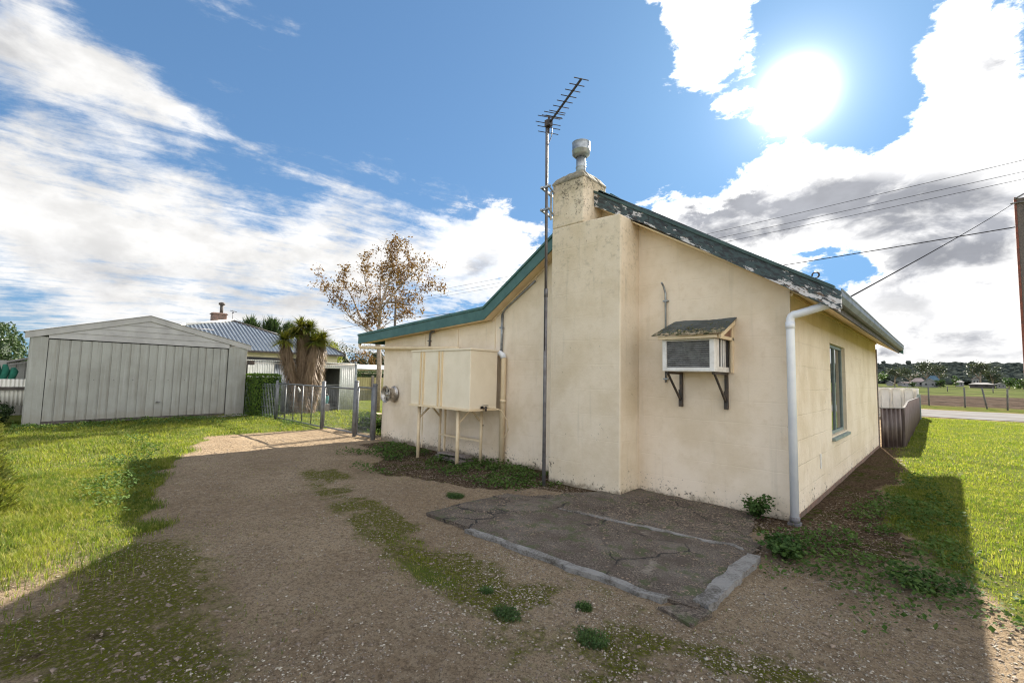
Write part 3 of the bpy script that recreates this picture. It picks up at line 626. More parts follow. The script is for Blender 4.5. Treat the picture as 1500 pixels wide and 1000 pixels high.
# broad-leaf weeds as ground cover
def leafcloud(C, Nrm, size, jit=.35, aspect=1.4):
    """one six-sided folded leaf per centre; C centres, Nrm normals, size lengths"""
    n = len(C); Nrm = Nrm / np.linalg.norm(Nrm, axis=1, keepdims=True)
    a = rng.standard_normal((n, 3)); a -= (a * Nrm).sum(1, keepdims=True) * Nrm; a /= np.linalg.norm(a, axis=1, keepdims=True)
    b = np.cross(Nrm, a); L = size[:, None]; w_ = L / aspect
    VV = np.stack([C - a * L * .5, C + a * 0 - b * w_ * .5 + Nrm * L * .08, C + a * L * .5, C + b * w_ * .5 + Nrm * L * .08], 1)
    VV = VV.reshape(-1, 3); k = (np.arange(n) * 4)[:, None]
    return VV, np.concatenate([k + np.array([[0, 1, 2]]), k + np.array([[0, 2, 3]])], 0)
def d_weed(x, y):
    p_ = fbm(x, y, 2.0, 3); q = fbm(x + 9, y + 40, .8, 2)
    wall = sstep(y, 4.35, 4.8) * (1 - sstep(y, 6.0, 6.15)) * sstep(x, -9.4, -8.6) * (1 - sstep(x, -3.6, -3.2)) * 1.3 * (.35 + sstep(y, 4.9, 5.2))
    wall = wall + .55 * sstep(x, -9.4, -8.8) * (1 - sstep(x, -6.6, -6)) * sstep(y, 4.0, 4.6) * (1 - sstep(y, 5.6, 6))
    wall = wall + 1.1 * np.exp(-((y - 5.48) / .10) ** 2) * (x > -4.7) * (x < -3.2) + .8 * np.exp(-(((x + 4.9) / .35) ** 2 + ((y - 4.75) / .2) ** 2)) + .5 * np.exp(-(((x + 7.3) / .9) ** 2 + ((y - 4.1) / .25) ** 2))
    side = np.exp(-(((x + .42) / .42) ** 2 + ((y - 6.4) / 1.7) ** 2)) * 2.2 + 1.3 * np.exp(-(((x + .35) / .35) ** 2 + ((y - 5.1) / .45) ** 2)) + .5 * np.exp(-(((x + .4) / .3) ** 2 + ((y - 9) / 2) ** 2))
    cor = 1.2 * np.exp(-(((x + 1.02) / .28) ** 2 + ((y - 4.95) / .6) ** 2)) + .8 * np.exp(-(((x - .35) / .5) ** 2 + ((y - 4.75) / .22) ** 2))
    lawn = .55 * np.exp(-(((x + 9.6) / 1.5) ** 2 + ((y - 1.15) / .45) ** 2)) + .7 * np.exp(-(((x + 7.5) / .9) ** 2 + ((y - .75) / .3) ** 2)) + .8 * np.exp(-(((x + 17.4) / 1.0) ** 2)) * (y < 6) + .5 * np.exp(-(((x + 12.6) / 1.6) ** 2 + ((y - 1.7) / .35) ** 2))
    lawn = lawn + .6 * np.exp(-(((x + 15.5) / 2.) ** 2 + ((y - 5.6) / .45) ** 2)) + .8 * np.exp(-(((x + 11.6) / 1.5) ** 2 + ((y - 6.9) / .5) ** 2))
    return np.clip(wall + side + cor + lawn, 0, 1) * sstep(p_, .36, .48) * (1 - on_slab(x, y))
x, y = scatter(260000, -19, 1.5, -.3, 10.5, lambda x, y: d_weed(x, y) * sstep(d_weed(x, y), .12, .32))
dd = np.hypot(x, y); keep = rng.random(len(x)) < np.clip(9 / dd, .25, 1); x, y, dd = x[keep], y[keep], dd[keep]
hh = rng.random(len(x)) ** .8 * .11 * (fbm(x, y, 2.0, 3) - .25) * 3
Nn = np.stack([rng.standard_normal(len(x)) * .5, rng.standard_normal(len(x)) * .5, np.ones(len(x))], 1)
a, b = leafcloud(np.stack([x, y, gz(x, y) + .008 + np.clip(hh, 0, .12)], 1), Nn, .018 + .034 * rng.random(len(x)) ** 2 + .0014 * dd)
tag(npmesh('ground_cover', a, b, M['weed_leaves'], None, 3), 'low broad-leaved weeds creeping along the house walls and over the lawn', 'weeds', kind='stuff')
# dead straw and stalks at the house corner
def d_straw(x, y): return np.exp(-(((x + 1.0) / .35) ** 2 + ((y - 5.6) / .7) ** 2)) + .5 * np.exp(-(((x + .75) / .2) ** 2 + ((y - 9) / 3) ** 2)) + .5 * np.exp(-(((x + 5) / 1.2) ** 2 + ((y - 0.2) / .3) ** 2))
x, y = scatter(40000, -6.5, 0, -.3, 13, d_straw); n = len(x); an = rng.random(n) * 6.28; L = .02 + .05 * rng.random(n); z = gz(x, y) + .004 + .018 * rng.random(n)
dx, dy = np.cos(an) * L, np.sin(an) * L; zz_ = (rng.random(n) - .4) * .02; wv = 0
VV = np.stack([np.stack([x - dx, y - dy, z], 1), np.stack([x + dx, y + dy, z + zz_], 1), np.stack([x + dx - dy * .10, y + dy + dx * .10, z + zz_ + .002], 1)], 1).reshape(-1, 3)
tag(npmesh('dead_stalks', VV, np.arange(3 * n).reshape(-1, 3), M['dead_leaves'], None, 3), 'dry straw and dead stalks at the foot of the house wall', 'straw', kind='stuff')

# ================================================================== THE COTTAGE
Yg, Xr, Xl, Yb = 6.149, -1.319, -10.36, 15.05
Yf, XE, XR, XK, XL_, YE = 5.90, -.85, -3.85, -6.42, -11.30, 15.65
ZE, ZR, ZK, ZLf = 2.63, 4.565, 2.905, 2.60
def ztop(x):      # top of the barge boards along the gable
    if x >= XR: return ZR + (XR - x) * (ZR - ZE) / (XE - XR) * -1 * -1 if False else ZR - (x - XR) * (ZR - ZE) / (XE - XR)
    if x >= XK: return ZR - (XR - x) * (ZR - ZK) / (XR - XK)
    return ZK - (XK - x) * (ZK - ZLf) / (XK - XL_)
house = thing('cottage', 'cream rendered cottage with green fascia boards and a stepped chimney', 'house', (-5.8, 10.5, 0))
def wz(x): return ztop(x) - .215
prof = [(Xl, -.3), (Xr, -.3), (Xr, wz(Xr)), (XR, wz(XR)), (XK, wz(XK)), (Xl, wz(Xl))]
mb = MB(); mb.prism([(x, Yg, z) for x, z in prof][::-1], (0, .2, 0)); mb.build('gable_wall', M['wall'], house)
mb = MB(); mb.prism([(x, Yb, z) for x, z in prof], (0, -.2, 0)); mb.box(Xl, Xl + .2, Yg + .2, Yb - .2, -.3, wz(Xl)); mb.build('rear_wall', M['wall'], house)
WY0, WY1, WZ0, WZ1 = 8.62, 10.08, .78, 2.235
side = MB(); zt = 2.66
side.box(Xr - .2, Xr, Yg + .2, WY0, -.3, zt); side.box(Xr - .2, Xr, WY1, Yb - .2, -.3, zt)
side.box(Xr - .2, Xr, WY0, WY1, -.3, WZ0); side.box(Xr - .2, Xr, WY0, WY1, WZ1, zt)
side.build('side_wall', M['wall_side'], house)
# foundation strip showing under the side wall
mb = MB(); mb.box(Xr, Xr + .012, Yg + .02, Yb, -.1, .055); mb.build('footing', simple('stained_footing', (.22, .13, .09), (.11, .08, .06), 9, .9, 0, .6, 20), house)
# corner strip at the far end of the side wall
mb = MB(); mb.box(Xr - .03, Xr + .025, Yb, Yb + .04, -.1, 2.5); mb.build('corner_strip', M['timber'], house)
# window
win = MB(); fr = .05
win.box(Xr - .10, Xr - .05, WY0, WY1, WZ0, WZ0 + fr); win.box(Xr - .10, Xr - .05, WY0, WY1, WZ1 - fr, WZ1)
for y in (WY0, WY0 + .70, WY1 - fr): win.box(Xr - .10, Xr - .05, y, y + fr, WZ0 + fr, WZ1 - fr)
win = win.build('window', M['frame'], house, bevel=.004)
mb = MB(); mb.box(Xr - .078, Xr - .072, WY0 + fr, WY1 - fr, WZ0 + fr, WZ1 - fr); mb.build('pane', M['glass'], win)
mb = MB(); mb.prism([(Xr - .12, WY0 - .03, WZ0 - .005), (Xr + .05, WY0 - .03, WZ0 - .03), (Xr + .05, WY0 - .03, WZ0 - .07), (Xr - .12, WY0 - .03, WZ0 - .06)], (0, WY1 - WY0 + .06, 0)); mb.build('sill', M['frame'], win, bevel=.004)
mb = MB(); mb.corr((Xr - .17, WY1 - .08, 0), (Xr - .17, WY0 + .78, 0), WZ0 + .04, WZ1 - .04, .012, .09); mb.build('blind', M['curtain'], win, solid=.004)
mb = MB(); mb.box(Xr + .002, Xr + .012, 7.62, 7.68, .42, .62); mb.box(Xr + .012, Xr + .016, 7.635, 7.665, .45, .50); mb.box(Xr + .012, Xr + .016, 7.635, 7.665, .54, .59); mb.build('wall_vent', M['offwhite'], house)
# thin cover strips and cracks that divide the sheeted left part of the gable wall
cs = MB()
for x, z0 in ((-8.62, -.05), (-7.45, 2.05), (-6.33, 1.95)): cs = MB(); cs.box(x - .014, x + .014, Yg - .012, Yg - .001, z0, wz(x) - .01); cs.build('cover_strip', M['sheet_wall'], house)
mb = MB(); mb.box(-8.647, -8.637, Yg - .004, Yg - .001, -.05, 1.0); mb.build('joint_gap', M['timber'], house)

# chimney: broad stepped base and a narrower stack
cx0, cx1, cxm = -4.53, -3.28, -3.925
ch = MB()
def grid_prism(mb, poly, y0, y1):      # front view outline pushed back to the wall
    mb.prism([(x, y0, z) for x, z in poly], (0, y1 - y0, 0))
grid_prism(ch, [(cx0, -.3), (cx1, -.3), (cx1, 3.93), (cx1 - .03, 3.955), (cxm, 3.975), (cx0, 3.975)], 5.62, Yg + .02)
ch.prism([(cx0, 5.62, 3.975), (cxm, 5.62, 3.975), (cxm, 6.25, 3.975), (cx0, 6.25, 3.975)][::-1], (0, 0, .75))
chim = ch.build('chimney', M['chimney'], house, bevel=.018)
# rounded mortar top
cap = MB(); nx, ny = 14, 14; vs = []; x0, x1, y0, y1 = cx0 - .006, cxm + .006, 5.614, 6.256
for j in range(ny + 1):
    for i in range(nx + 1):
        a, b = i / nx, j / ny; e = min(a, 1 - a, b, 1 - b)
        z = 4.70 + .205 * math.sin(min(1, e / .42) * math.pi / 2) ** .6 + (random.random() - .5) * .022
        if e == 0: z = 4.72
        vs.append((x0 + (x1 - x0) * a + (random.random() - .5) * .008, y0 + (y1 - y0) * b + (random.random() - .5) * .008, z))
fs = [(j * (nx + 1) + i, j * (nx + 1) + i + 1, (j + 1) * (nx + 1) + i + 1, (j + 1) * (nx + 1) + i) for j in range(ny) for i in range(nx)]
ring = [i for i in range(nx + 1)] + [(j + 1) * (nx + 1) - 1 for j in range(1, ny + 1)] + [ny * (nx + 1) + i for i in range(nx - 1, -1, -1)] + [j * (nx + 1) for j in range(ny - 1, 0, -1)]
k0 = len(vs); vs += [(vs[i][0], vs[i][1], 4.69) for i in ring]
fs += [(ring[i], ring[(i + 1) % len(ring)], k0 + (i + 1) % len(ring), k0 + i) for i in range(len(ring))]
cap.add(vs, fs, False); cap.build('mortar_cap', M['concrete'], chim)
mb = MB(); mb.tube([(-4.2, 5.93, 4.80), (-4.2, 5.93, 5.24)], .078, 20); mb.lathe((-4.2, 5.93, 4.84), (0, 0, 1), [(.078, .08), (.10, .05), (.125, 0)], 20); mb.tube([(-4.2, 5.93, 5.0), (-4.2, 5.93, 5.015)], .084, 20); mb.build('flue', M['zinc'], chim)
mb = MB(); mb.lathe((-4.2, 5.93, 5.17), (0, 0, 1), [(.07, .03), (.085, .0), (.12, .035), (.142, .055), (.144, .11), (.149, .115), (.149, .13), (.144, .135), (.144, .245), (.149, .255), (.140, .26), (.13, .245), (0, .23)], 28); mb.build('cowl', M['zinc'], chim)

M['darksoffit'] = simple('weathered_dark_soffit', (.115, .10, .085), (.055, .05, .045), 8, .8, 0, .3)
# roof
def corr_slope(mb, xa, za, xb, zb, y0, y1, amp=.012, pitch=.076, thick=.02):
    n = int((y1 - y0) / pitch * 4); vs = []
    for i in range(n + 1):
        y = y0 + (y1 - y0) * i / n; o = amp * math.sin(2 * math.pi * i / 4)
        vs += [(xa, y, za + o), (xb, y, zb + o)]
    mb.add(vs, [(2 * i, 2 * i + 2, 2 * i + 3, 2 * i + 1) for i in range(n)], True)
rf = MB()
corr_slope(rf, XE + .03, ZE - .03, XR, ZR - .03, Yf + .03, YE); corr_slope(rf, XR, ZR - .03, XK, ZK - .03, Yf + .03, YE); corr_slope(rf, XK, ZK - .03, XL_, ZLf - .03, Yf + .03, YE)
roof = rf.build('roof', M['roof'], house, solid=.008)
mb = MB(); mb.prism([(XR + .16, 6.27, ZR - .085), (XR, 6.27, ZR + .035), (XR - .16, 6.27, ZR - .085), (XR, 6.27, ZR + .018)], (0, YE - 6.25, 0)); mb.build('ridge_cap', M['green'], roof)
# barge boards
M['darkgreen'] = simple('dark_green_capping', (.028, .055, .05), (.045, .085, .075), 5, .45, .2)
def barge(mb, xs_, y, d, th, lift=0.0):
    for a, b in zip(xs_[:-1], xs_[1:]):
        mb.prism([(a, y, ztop(a) + lift), (b, y, ztop(b) + lift), (b, y, ztop(b) + lift - d), (a, y, ztop(a) + lift - d)], (0, th, 0))
mb = MB(); barge(mb, [cxm + .004, -3.0, -2.0, -.80], Yf, .235, .028); b1 = mb.build('barge_board', M['peel'], house, bevel=.003); b1['label'] = 'peeling barge board, green and black paint flaking to bare wood'
mb = MB(); barge(mb, [XL_, XK, cx0 - .004], Yf, .235, .028); mb.build('barge_board', M['green'], house, bevel=.003)
mb = MB(); barge(mb, [cxm + .004, -.84], Yf - .018, .045, .07, .026); mb.build('barge_capping', M['darkgreen'], house, bevel=.004)
mb = MB(); barge(mb, [XL_ - .01, XK, cx0 - .004], Yf - .022, .05, .07, .022); mb.build('barge_capping', M['green'], house, bevel=.004)
# end block of the barge where the paint has gone
mb = MB(); mb.prism([(-.96, Yf - .01, ztop(-.96) - .01), (-.785, Yf - .01, ztop(-.785) - .0), (-.785, Yf - .01, ztop(-.785) - .19), (-.83, Yf - .01, ztop(-.83) - .235), (-.96, Yf - .01, ztop(-.96) - .235)], (0, .05, 0)); mb.build('barge_end', M['peel'], house, bevel=.004)
# soffit linings between barge and wall
mb = MB()
for xs_ in ([cxm, -1.32], [XL_ + .05, XK, cx0 - .004]):
    for a, b in zip(xs_[:-1], xs_[1:]): mb.prism([(a, Yf + .028, ztop(a) - .205), (b, Yf + .028, ztop(b) - .205), (b, Yf + .028, ztop(b) - .225), (a, Yf + .028, ztop(a) - .225)], (0, Yg - Yf - .026, 0))
mb.build('soffit', M['soffit'], house)
mb = MB(); mb.tube([(cx0 - .01, Yg - .02, wz(cx0) - .03), (XK, Yg - .02, wz(XK) - .03), (Xl + .1, Yg - .02, wz(Xl) - .03)], .012, 6); mb.build('cornice_bead', M['cream'], house)
# side eave: fascia, soffit, gutter
mb = MB(); mb.box(XE - .05, XE - .03, Yf + .03, YE, ZE - .21, ZE - .04); mb.build('eave_fascia', M['darksoffit'], house)
mb = MB(); mb.prism([(Xr - .19, Yg + .002, 2.80), (XE - .052, Yg + .002, 2.425), (XE - .052, Yg + .002, 2.440), (Xr - .19, Yg + .002, 2.815)], (0, YE - Yg - .03, 0)); mb.build('eave_soffit', M['soffit'], house)
mb = MB(); mb.box(Xr + .001, Xr + .03, Yg + .01, Yb, 2.625, 2.660); mb.build('wall_bead', M['soffit'], house)
gp = [(XE - .028, ZE - .03), (XE - .028, ZE - .135), (XE + .03, ZE - .135), (XE + .055, ZE - .08), (XE + .055, ZE - .01), (XE + .065, ZE - .005), (XE + .065, ZE - .02), (XE + .06, ZE - .03), (XE + .062, ZE - .085), (XE + .034, ZE - .142), (XE - .034, ZE - .142), (XE - .034, ZE - .03)]
mb = MB(); mb.prism([(x, Yf + .06, z) for x, z in gp], (0, YE - Yf, 0)); gut = mb.build('gutter', simple('dull_grey_gutter', (.20, .215, .22), (.12, .13, .135), 7, .5, .4), house)
mb = MB(); mb.prism([(-1.15, YE, ztop(-1.15) + .02), (-.80, YE, ztop(-.80) + .02), (-.80, YE, ztop(-.80) - .20), (-1.15, YE, ztop(-1.15) - .22)], (0, .04, 0)); mb.build('barge_board', M['green'], house)
mb = MB(); hk = [(-1.02, 5.95, 2.72)] + [(-1.02 + .034 * math.sin(a_), 5.95, 2.80 - .032 * math.cos(a_)) for a_ in [i * .5 for i in range(0, 11)]]; mb.tube(hk, .009, 6); mb.build('cable_hook', M['black'], roof)
mb = MB(); mb.tube([(-1.30, 6.045, .09), (-1.30, 6.045, 2.30), (-1.297, 6.045, 2.335), (-1.285, 6.045, 2.365), (-1.26, 6.045, 2.385), (-1.22, 6.045, 2.39), (-.90, 6.045, 2.475), (-.86, 6.045, 2.50)], .045, 18)
mb.tube([(-1.30, 6.045, 2.22), (-1.30, 6.045, 2.30)], .050, 18); dp = mb.build('downpipe', M['white'], house)
mb = MB(); mb.tube([(-1.30, 6.045, .02), (-1.30, 6.045, .09)], .053, 16); mb.box(-1.36, -1.24, 5.98, 6.1, -.01, .03); mb.build('pipe_shoe', M['dull_zinc'], dp)
# cream downpipe with white elbow beside the tank, overflow pipe from the left gutter
mb = MB(); X = -6.02; mb.tube([(X, 6.085, -.08), (X, 6.085, 1.90), (X - .01, 6.085, 1.95), (X - .05, 6.085, 1.985), (X - .12, 6.07, 2.0)], .052, 16); mb.tube([(X, 6.085, 1.1), (X, 6.085, 1.16)], .057, 16); dp2 = mb.build('downpipe', M['cream'], house)
mb = MB(); mb.tube([(X - .22, 6.05, 2.01), (X - .08, 6.07, 2.02), (X - .02, 6.083, 1.985), (X - .003, 6.085, 1.93)], .058, 16); mb.build('elbow', M['white'], dp2)
mb = MB(); mb.tube([(-11.33, 5.98, 2.40), (-11.34, 5.98, 2.31), (-11.30, 5.985, 2.275), (-10.9, 6.0, 2.262), (-8.9, 6.09, 2.20), (-7.4, 6.09, 2.155), (-7.3, 6.08, 2.11)], .042, 14); mb.build('overflow_pipe', M['cream'], house)
mb = MB(); mb.tube([(-6.12, 6.12, 2.78), (-6.12, 6.12, 2.0)], .024, 10); mb.box(-6.16, -6.08, 6.09, 6.14, 2.50, 2.53); mb.tube([(-6.12, 6.12, 2.78), (-6.05, 6.12, 2.87), (-5.3, 6.12, 3.32)], .016, 8); mb.build('conduit', M['zinc'], house)
mb = MB(); mb.tube([(-8.42, 6.12, 2.16), (-8.42, 6.12, 2.46), (-8.38, 6.10, 2.52), (-8.20, 6.05, 2.56)], .022, 10); mb.tube([(-8.2, 6.05, 2.52), (-8.2, 6.05, 2.60)], .03, 8); mb.box(-8.46, -8.38, 6.09, 6.14, 2.34, 2.36); mb.build('service_bracket', M['dull_zinc'], house)
mb = MB(); mb.tube([(-2.85, 6.115, 1.56), (-2.85, 6.115, 2.82), (-2.865, 6.10, 2.90), (-2.875, 6.07, 2.95), (-2.87, 6.04, 2.96)], .014, 10)
for z in (1.60, 2.70): mb.box(-2.885, -2.815, 6.10, 6.149, z, z + .02)
mb.build('gas_conduit', M['zinc'], house)
# little pipe stub and rust bleeding low on the sheeted wall
mb = MB(); mb.tube([(-6.62, 6.16, .63), (-6.62, 6.12, .63)], .022, 10); mb.build('pipe_stub', M['black'], house)
# back eave + skillion end
mb = MB(); mb.box(XL_ - .02, XL_ + .01, Yf + .03, YE, ZLf - .21, ZLf - .02); mb.build('eave_fascia', M['green'], house)

# ------------------------------------------------------------------ TV antenna on its mast
ant = thing('tv_antenna', 'tall galvanised mast with a ladder-like television antenna, strapped to the chimney side', 'antenna', (-4.40, 5.35, 0))
mb = MB(); mb.tube([(-4.395, 5.35, -.05), (-4.415, 5.35, 2.9)], .027, 12); mb.tube([(-4.415, 5.35, 2.85), (-4.452, 5.35, 5.56)], .023, 12); mb.tube([(-4.415, 5.35, 2.82), (-4.415, 5.35, 2.95)], .031, 12); mb.build('mast', M['dull_zinc'], ant)
for z in (4.20, 4.56):
    mb = MB(); mb.bar((-4.52, 5.33, z), (-4.38, 5.33, z + .0), .03, .03); mb.bar((-4.50, 5.30, z), (-4.60, 5.70, z), .035, .03); mb.bar((-4.36, 5.30, z), (-4.50, 5.62, z), .012, .03); mb.tube([(-4.54, 5.33, z), (-4.34, 5.33, z)], .012, 8); mb.build('bracket', M['zinc'], ant)
mb = MB(); mb.bar((-4.57, 5.63, 4.14), (-4.57, 5.63, 4.62), .04, .012); mb.build('wall_plate', M['zinc'], ant)
# boom along (0.86,-0.51) horizontally
bd_ = Vector((.8614, -.5079, 0)); nd_ = Vector((.5079, .8614, 0)); p0 = Vector((-4.40, 5.35, 5.60)); tip = Vector((-3.43, 4.83, 5.62))
bl = (tip - p0).length
mb = MB(); mb.bar(p0 - bd_ * .04, tip, .024, .024); mb.build('boom', M['black'], ant)
el = MB()
for i in range(8):
    q = p0 + (tip - p0) * (.16 + .84 * i / 7); hl = .135 - .004 * i; el.tube([q - nd_ * hl, q + nd_ * hl], .0065, 6)
for dz, bk, hl in ((.10, .02, .19), (.02, .06, .21), (-.07, .02, .19), (-.14, .05, .17)):
    q = p0 - bd_ * bk + Vector((0, 0, dz)); el.tube([q - nd_ * hl, q + nd_ * hl], .0065, 6)
for q in (.12, .22): el.tube([p0 + bd_ * q - nd_ * .17 + Vector((0, 0, .03)), p0 + bd_ * q + nd_ * .17 + Vector((0, 0, .03))], .0065, 6)
el.build('elements', M['black'], ant)
mb = MB(); mb.bar(p0 - bd_ * .03 + Vector((0, 0, -.16)), p0 - bd_ * .03 + Vector((0, 0, .12)), .02, .02); mb.box(-4.46, -4.36, 5.30, 5.38, 5.54, 5.64); mb.tube([(-4.38, 5.33, 5.55), (-4.30, 5.30, 5.45), (-4.33, 5.31, 5.32), (-4.43, 5.345, 5.22), (-4.42, 5.322, 4.2), (-4.40, 5.32, 2.0)], .006, 6); mb.build('feed_cable', M['black'], ant)

# ------------------------------------------------------------------ water tank on its stand
tk = thing('water_tank', 'cream painted rectangular metal water tank standing on four pipe legs', 'tank', (-6.97, 5.63, -.06))
TX0, TX1, TY0, TY1, TZ0, TZ1 = -7.86, -6.06, 5.30, 5.96, .98, 2.065
mb = MB(); mb.box(TX0, TX1, TY0, TY1, TZ0 + .02, TZ1 - .02)
body = mb.build('tank_body', M['tank'], tk, bevel=.008)
mb = MB()
for x in (TX0 + .30, TX0 + .40, TX0 + .88, TX0 + .98): mb.box(x, x + .035, TY0 - .022, TY0 - .0, TZ0 + .03, TZ1 - .03)
mb.build('seam_ribs', M['soffit'], body, bevel=.005)
mb = MB(); mb.box(TX0 - .02, TX1 + .02, TY0 - .02, TY1 + .02, TZ1 - .02, TZ1 + .012); mb.build('lid', M['tank'], tk, bevel=.004)
mb = MB(); mb.box(TX0 - .03, TX1 + .02, TY0 - .025, TY1 + .02, TZ0 - .015, TZ0 + .02); mb.build('base_tray', M['cream'], tk, bevel=.004)
legs = [(-7.72, 5.42), (-6.50, 5.42), (-7.72, 5.95), (-6.45, 5.95)]
for lx, ly in legs:
    mb = MB(); mb.tube([(lx, ly, -.12), (lx, ly, TZ0 - .015)], .034 if ly < 5.6 else .03, 14); mb.build('leg', M['cream'], tk)
mb = MB()
for lx in (-7.72, -6.48): mb.bar((lx, 5.44, .74), (lx + .04, 5.66, .95), .03, .03); mb.bar((lx, 5.93, .74), (lx + .04, 5.70, .95), .03, .03)
mb.bar((-7.70, 5.95, .36), (-6.46, 5.95, .36), .035, .035); mb.bar((-7.60, 5.99, -.05), (-7.60, 5.99, .9), .04, .03)
mb.build('brace', M['cream'], tk)
mb = MB(); mb.tube([(-6.06, 5.60, 1.02), (-5.96, 5.60, 1.02)], .016, 8); mb.tube([(-5.96, 5.60, 1.05), (-5.96, 5.60, .97)], .02, 8); mb.bar((-6.0, 5.60, 1.07), (-5.92, 5.60, 1.07), .05, .012); mb.box(-6.14, -6.06, 5.56, 5.64, .99, 1.05); mb.build('tap', M['black'], tk)
mb = MB(); mb.tube([(-5.96, 5.62, 1.03), (-5.86, 5.7, 1.03), (-5.82, 5.85, .98), (-5.80, 5.98, .80), (-5.84, 6.06, .62), (-5.98, 6.10, .45), (-5.99, 6.11, -.02)], .011, 8); mb.build('hose', M['cream'], tk)

# roof tiles / old boards stacked on the ground beneath the tank: each one its own thing
for i, (x, y, z, rz, L, wd) in enumerate([(-7.02, 5.80, -.035, 4, .92, .16), (-6.96, 5.64, -.03, -5, .88, .15), (-6.98, 5.74, .0, 3, .86, .17), (-6.90, 5.62, .008, -8, .80, .15), (-6.97, 5.78, .038, -2, .84, .16), (-6.92, 5.68, .07, 6, .74, .18)]):
    mb = MB(); c_, s_ = math.cos(R(rz)), math.sin(R(rz)); n_ = 9
    vs = []
    for k in range(n_ + 1):
        f = k / n_; ww = wd / 2 * (1 + .1 * math.sin(k * 2.1 + i)); h = .012 + .003 * math.sin(k + i)
        px_ = (f - .5) * L
        for sy, sz_ in ((-1, 0), (1, 0), (1, 1), (-1, 1)): vs.append((x + px_ * c_ - sy * ww * s_, y + px_ * s_ + sy * ww * c_, z + sz_ * 2 * h + .004 * math.sin(k * 1.3)))
    fs = [(4 * k + a_, 4 * k + (a_ + 1) % 4, 4 * k + 4 + (a_ + 1) % 4, 4 * k + 4 + a_) for k in range(n_) for a_ in range(4)] + [(3, 2, 1, 0), tuple(4 * n_ + a_ for a_ in range(4))]
    root_ = mb.add(vs, fs).build('weathered_board', M['timber'])
    tag(root_, ['weathered grey board lying at the back bottom of the stack under the tank', 'weathered grey board lying at the front bottom of the stack under the tank', 'grey board in the second layer at the back under the tank', 'grey board in the second layer at the front under the tank', 'grey board third up in the stack under the tank', 'shortest grey board, topmost of the stack under the tank'][i], 'board', 'boards stacked under the water tank')

# ------------------------------------------------------------------ wheel rim used as a hose reel
rim = thing('wheel_rim', 'old steel car wheel rim fixed to the cream wall as a hose hanger', 'wheel rim', (-9.78, 5.95, 1.10))
c0 = (-9.80, 6.13, 1.10)
mb = MB(); mb.lathe(c0, (0, -1, 0), [(.195, .0), (.20, .012), (.185, .03), (.165, .04), (.15, .07), (.148, .14), (.165, .19), (.18, .20), (.195, .235), (.203, .245), (.20, .255), (.185, .248), (.172, .22), (.155, .20), (.145, .18)], 36); mb.build('barrel', M['alloy'], rim)
mb = MB(); y_ = c0[1] - .205
mb.lathe((c0[0], y_ + .02, c0[2]), (0, -1, 0), [(.0, .035), (.035, .035), (.04, .02), (.062, .014), (.066, -.01), (0, -.01)], 24)
for k in range(5):
    a_ = math.radians(90 + 72 * k); r1 = Vector((math.cos(a_), 0, math.sin(a_))); tt = Vector((-math.sin(a_), 0, math.cos(a_)))
    cc = Vector((c0[0], y_, c0[2])); mb.prism([cc + r1 * .045 - tt * .028, cc + r1 * .16 - tt * .045, cc + r1 * .16 + tt * .045, cc + r1 * .045 + tt * .028], (0, .02, 0))
mb.build('spokes', M['alloy'], rim)
mb = MB(); mb.lathe((c0[0], c0[1] - .06, c0[2]), (0, -1, 0), [(0, .01), (.147, .01), (.147, 0), (0, 0)], 24); mb.build('rim_back', M['dark'], rim)

# ------------------------------------------------------------------ air conditioner on the gable wall
ac = thing('air_conditioner', 'window air conditioner box with a mossy pitched metal hood on black brackets', 'air conditioner', (-2.32, 5.87, 1.71))
AX0, AX1, AY0, AZ0, AZ1 = -2.655, -2.005, 5.60, 1.71, 2.11
mb = MB(); mb.box(AX0 + .012, AX1 - .012, AY0 + .03, Yg - .002, AZ0 + .02, AZ1); mb.build('inner_case', M['fin'], ac)
mb = MB(); T_ = .055
mb.box(AX0, AX0 + T_, AY0, AY0 + .03, AZ0, AZ1); mb.box(AX1 - T_, AX1, AY0, AY0 + .03, AZ0, AZ1)
mb.box(AX0 + T_, AX1 - T_, AY0, AY0 + .03, AZ0, AZ0 + .048); mb.box(AX0 + T_, AX1 - T_, AY0, AY0 + .03, AZ1 - .02, AZ1)
mb.box(AX0, AX0 + .014, AY0 + .031, Yg - .002, AZ0, AZ1); mb.box(AX0, AX1, AY0 + .031, Yg - .002, AZ0 - .002, AZ0 + .02)
mb.box(AX1 - .014, AX1, AY0 + .031, AY0 + .17, AZ0 + .02, AZ1); mb.box(AX1 - .014, AX1, AY0 + .17, Yg - .002, AZ0 + .02, AZ0 + .06)
for y in (AY0 + .24, AY0 + .31, AY0 + .37): mb.box(AX1 - .014, AX1, y, y + .022, AZ0 + .06, AZ1)
mb.build('case', M['offwhite'], ac, bevel=.003)
mb = MB()
for i in range(13): z = AZ0 + .056 + i * .0256; mb.prism([(AX0 + T_, AY0 + .004, z), (AX0 + T_, AY0 + .026, z + .010), (AX0 + T_, AY0 + .026, z + .016), (AX0 + T_, AY0 + .004, z + .009)], (AX1 - AX0 - 2 * T_, 0, 0))
mb.build('grille', simple('dusty_fins', (.30, .295, .28), (.14, .135, .13), 14, .55, .2), ac)
mb = MB(); hx0f, hx1f, hyf, hzf, hx0b, hx1b, hzb = AX0 - .10, AX1 + .13, 5.50, 2.155, AX0 - .075, AX1 + .09, 2.40
hv = [(hx0f, hyf, hzf), (hx1f, hyf, hzf), (hx1b, Yg - .004, hzb), (hx0b, Yg - .004, hzb)]
nx = 26; ny = 10; vs = []
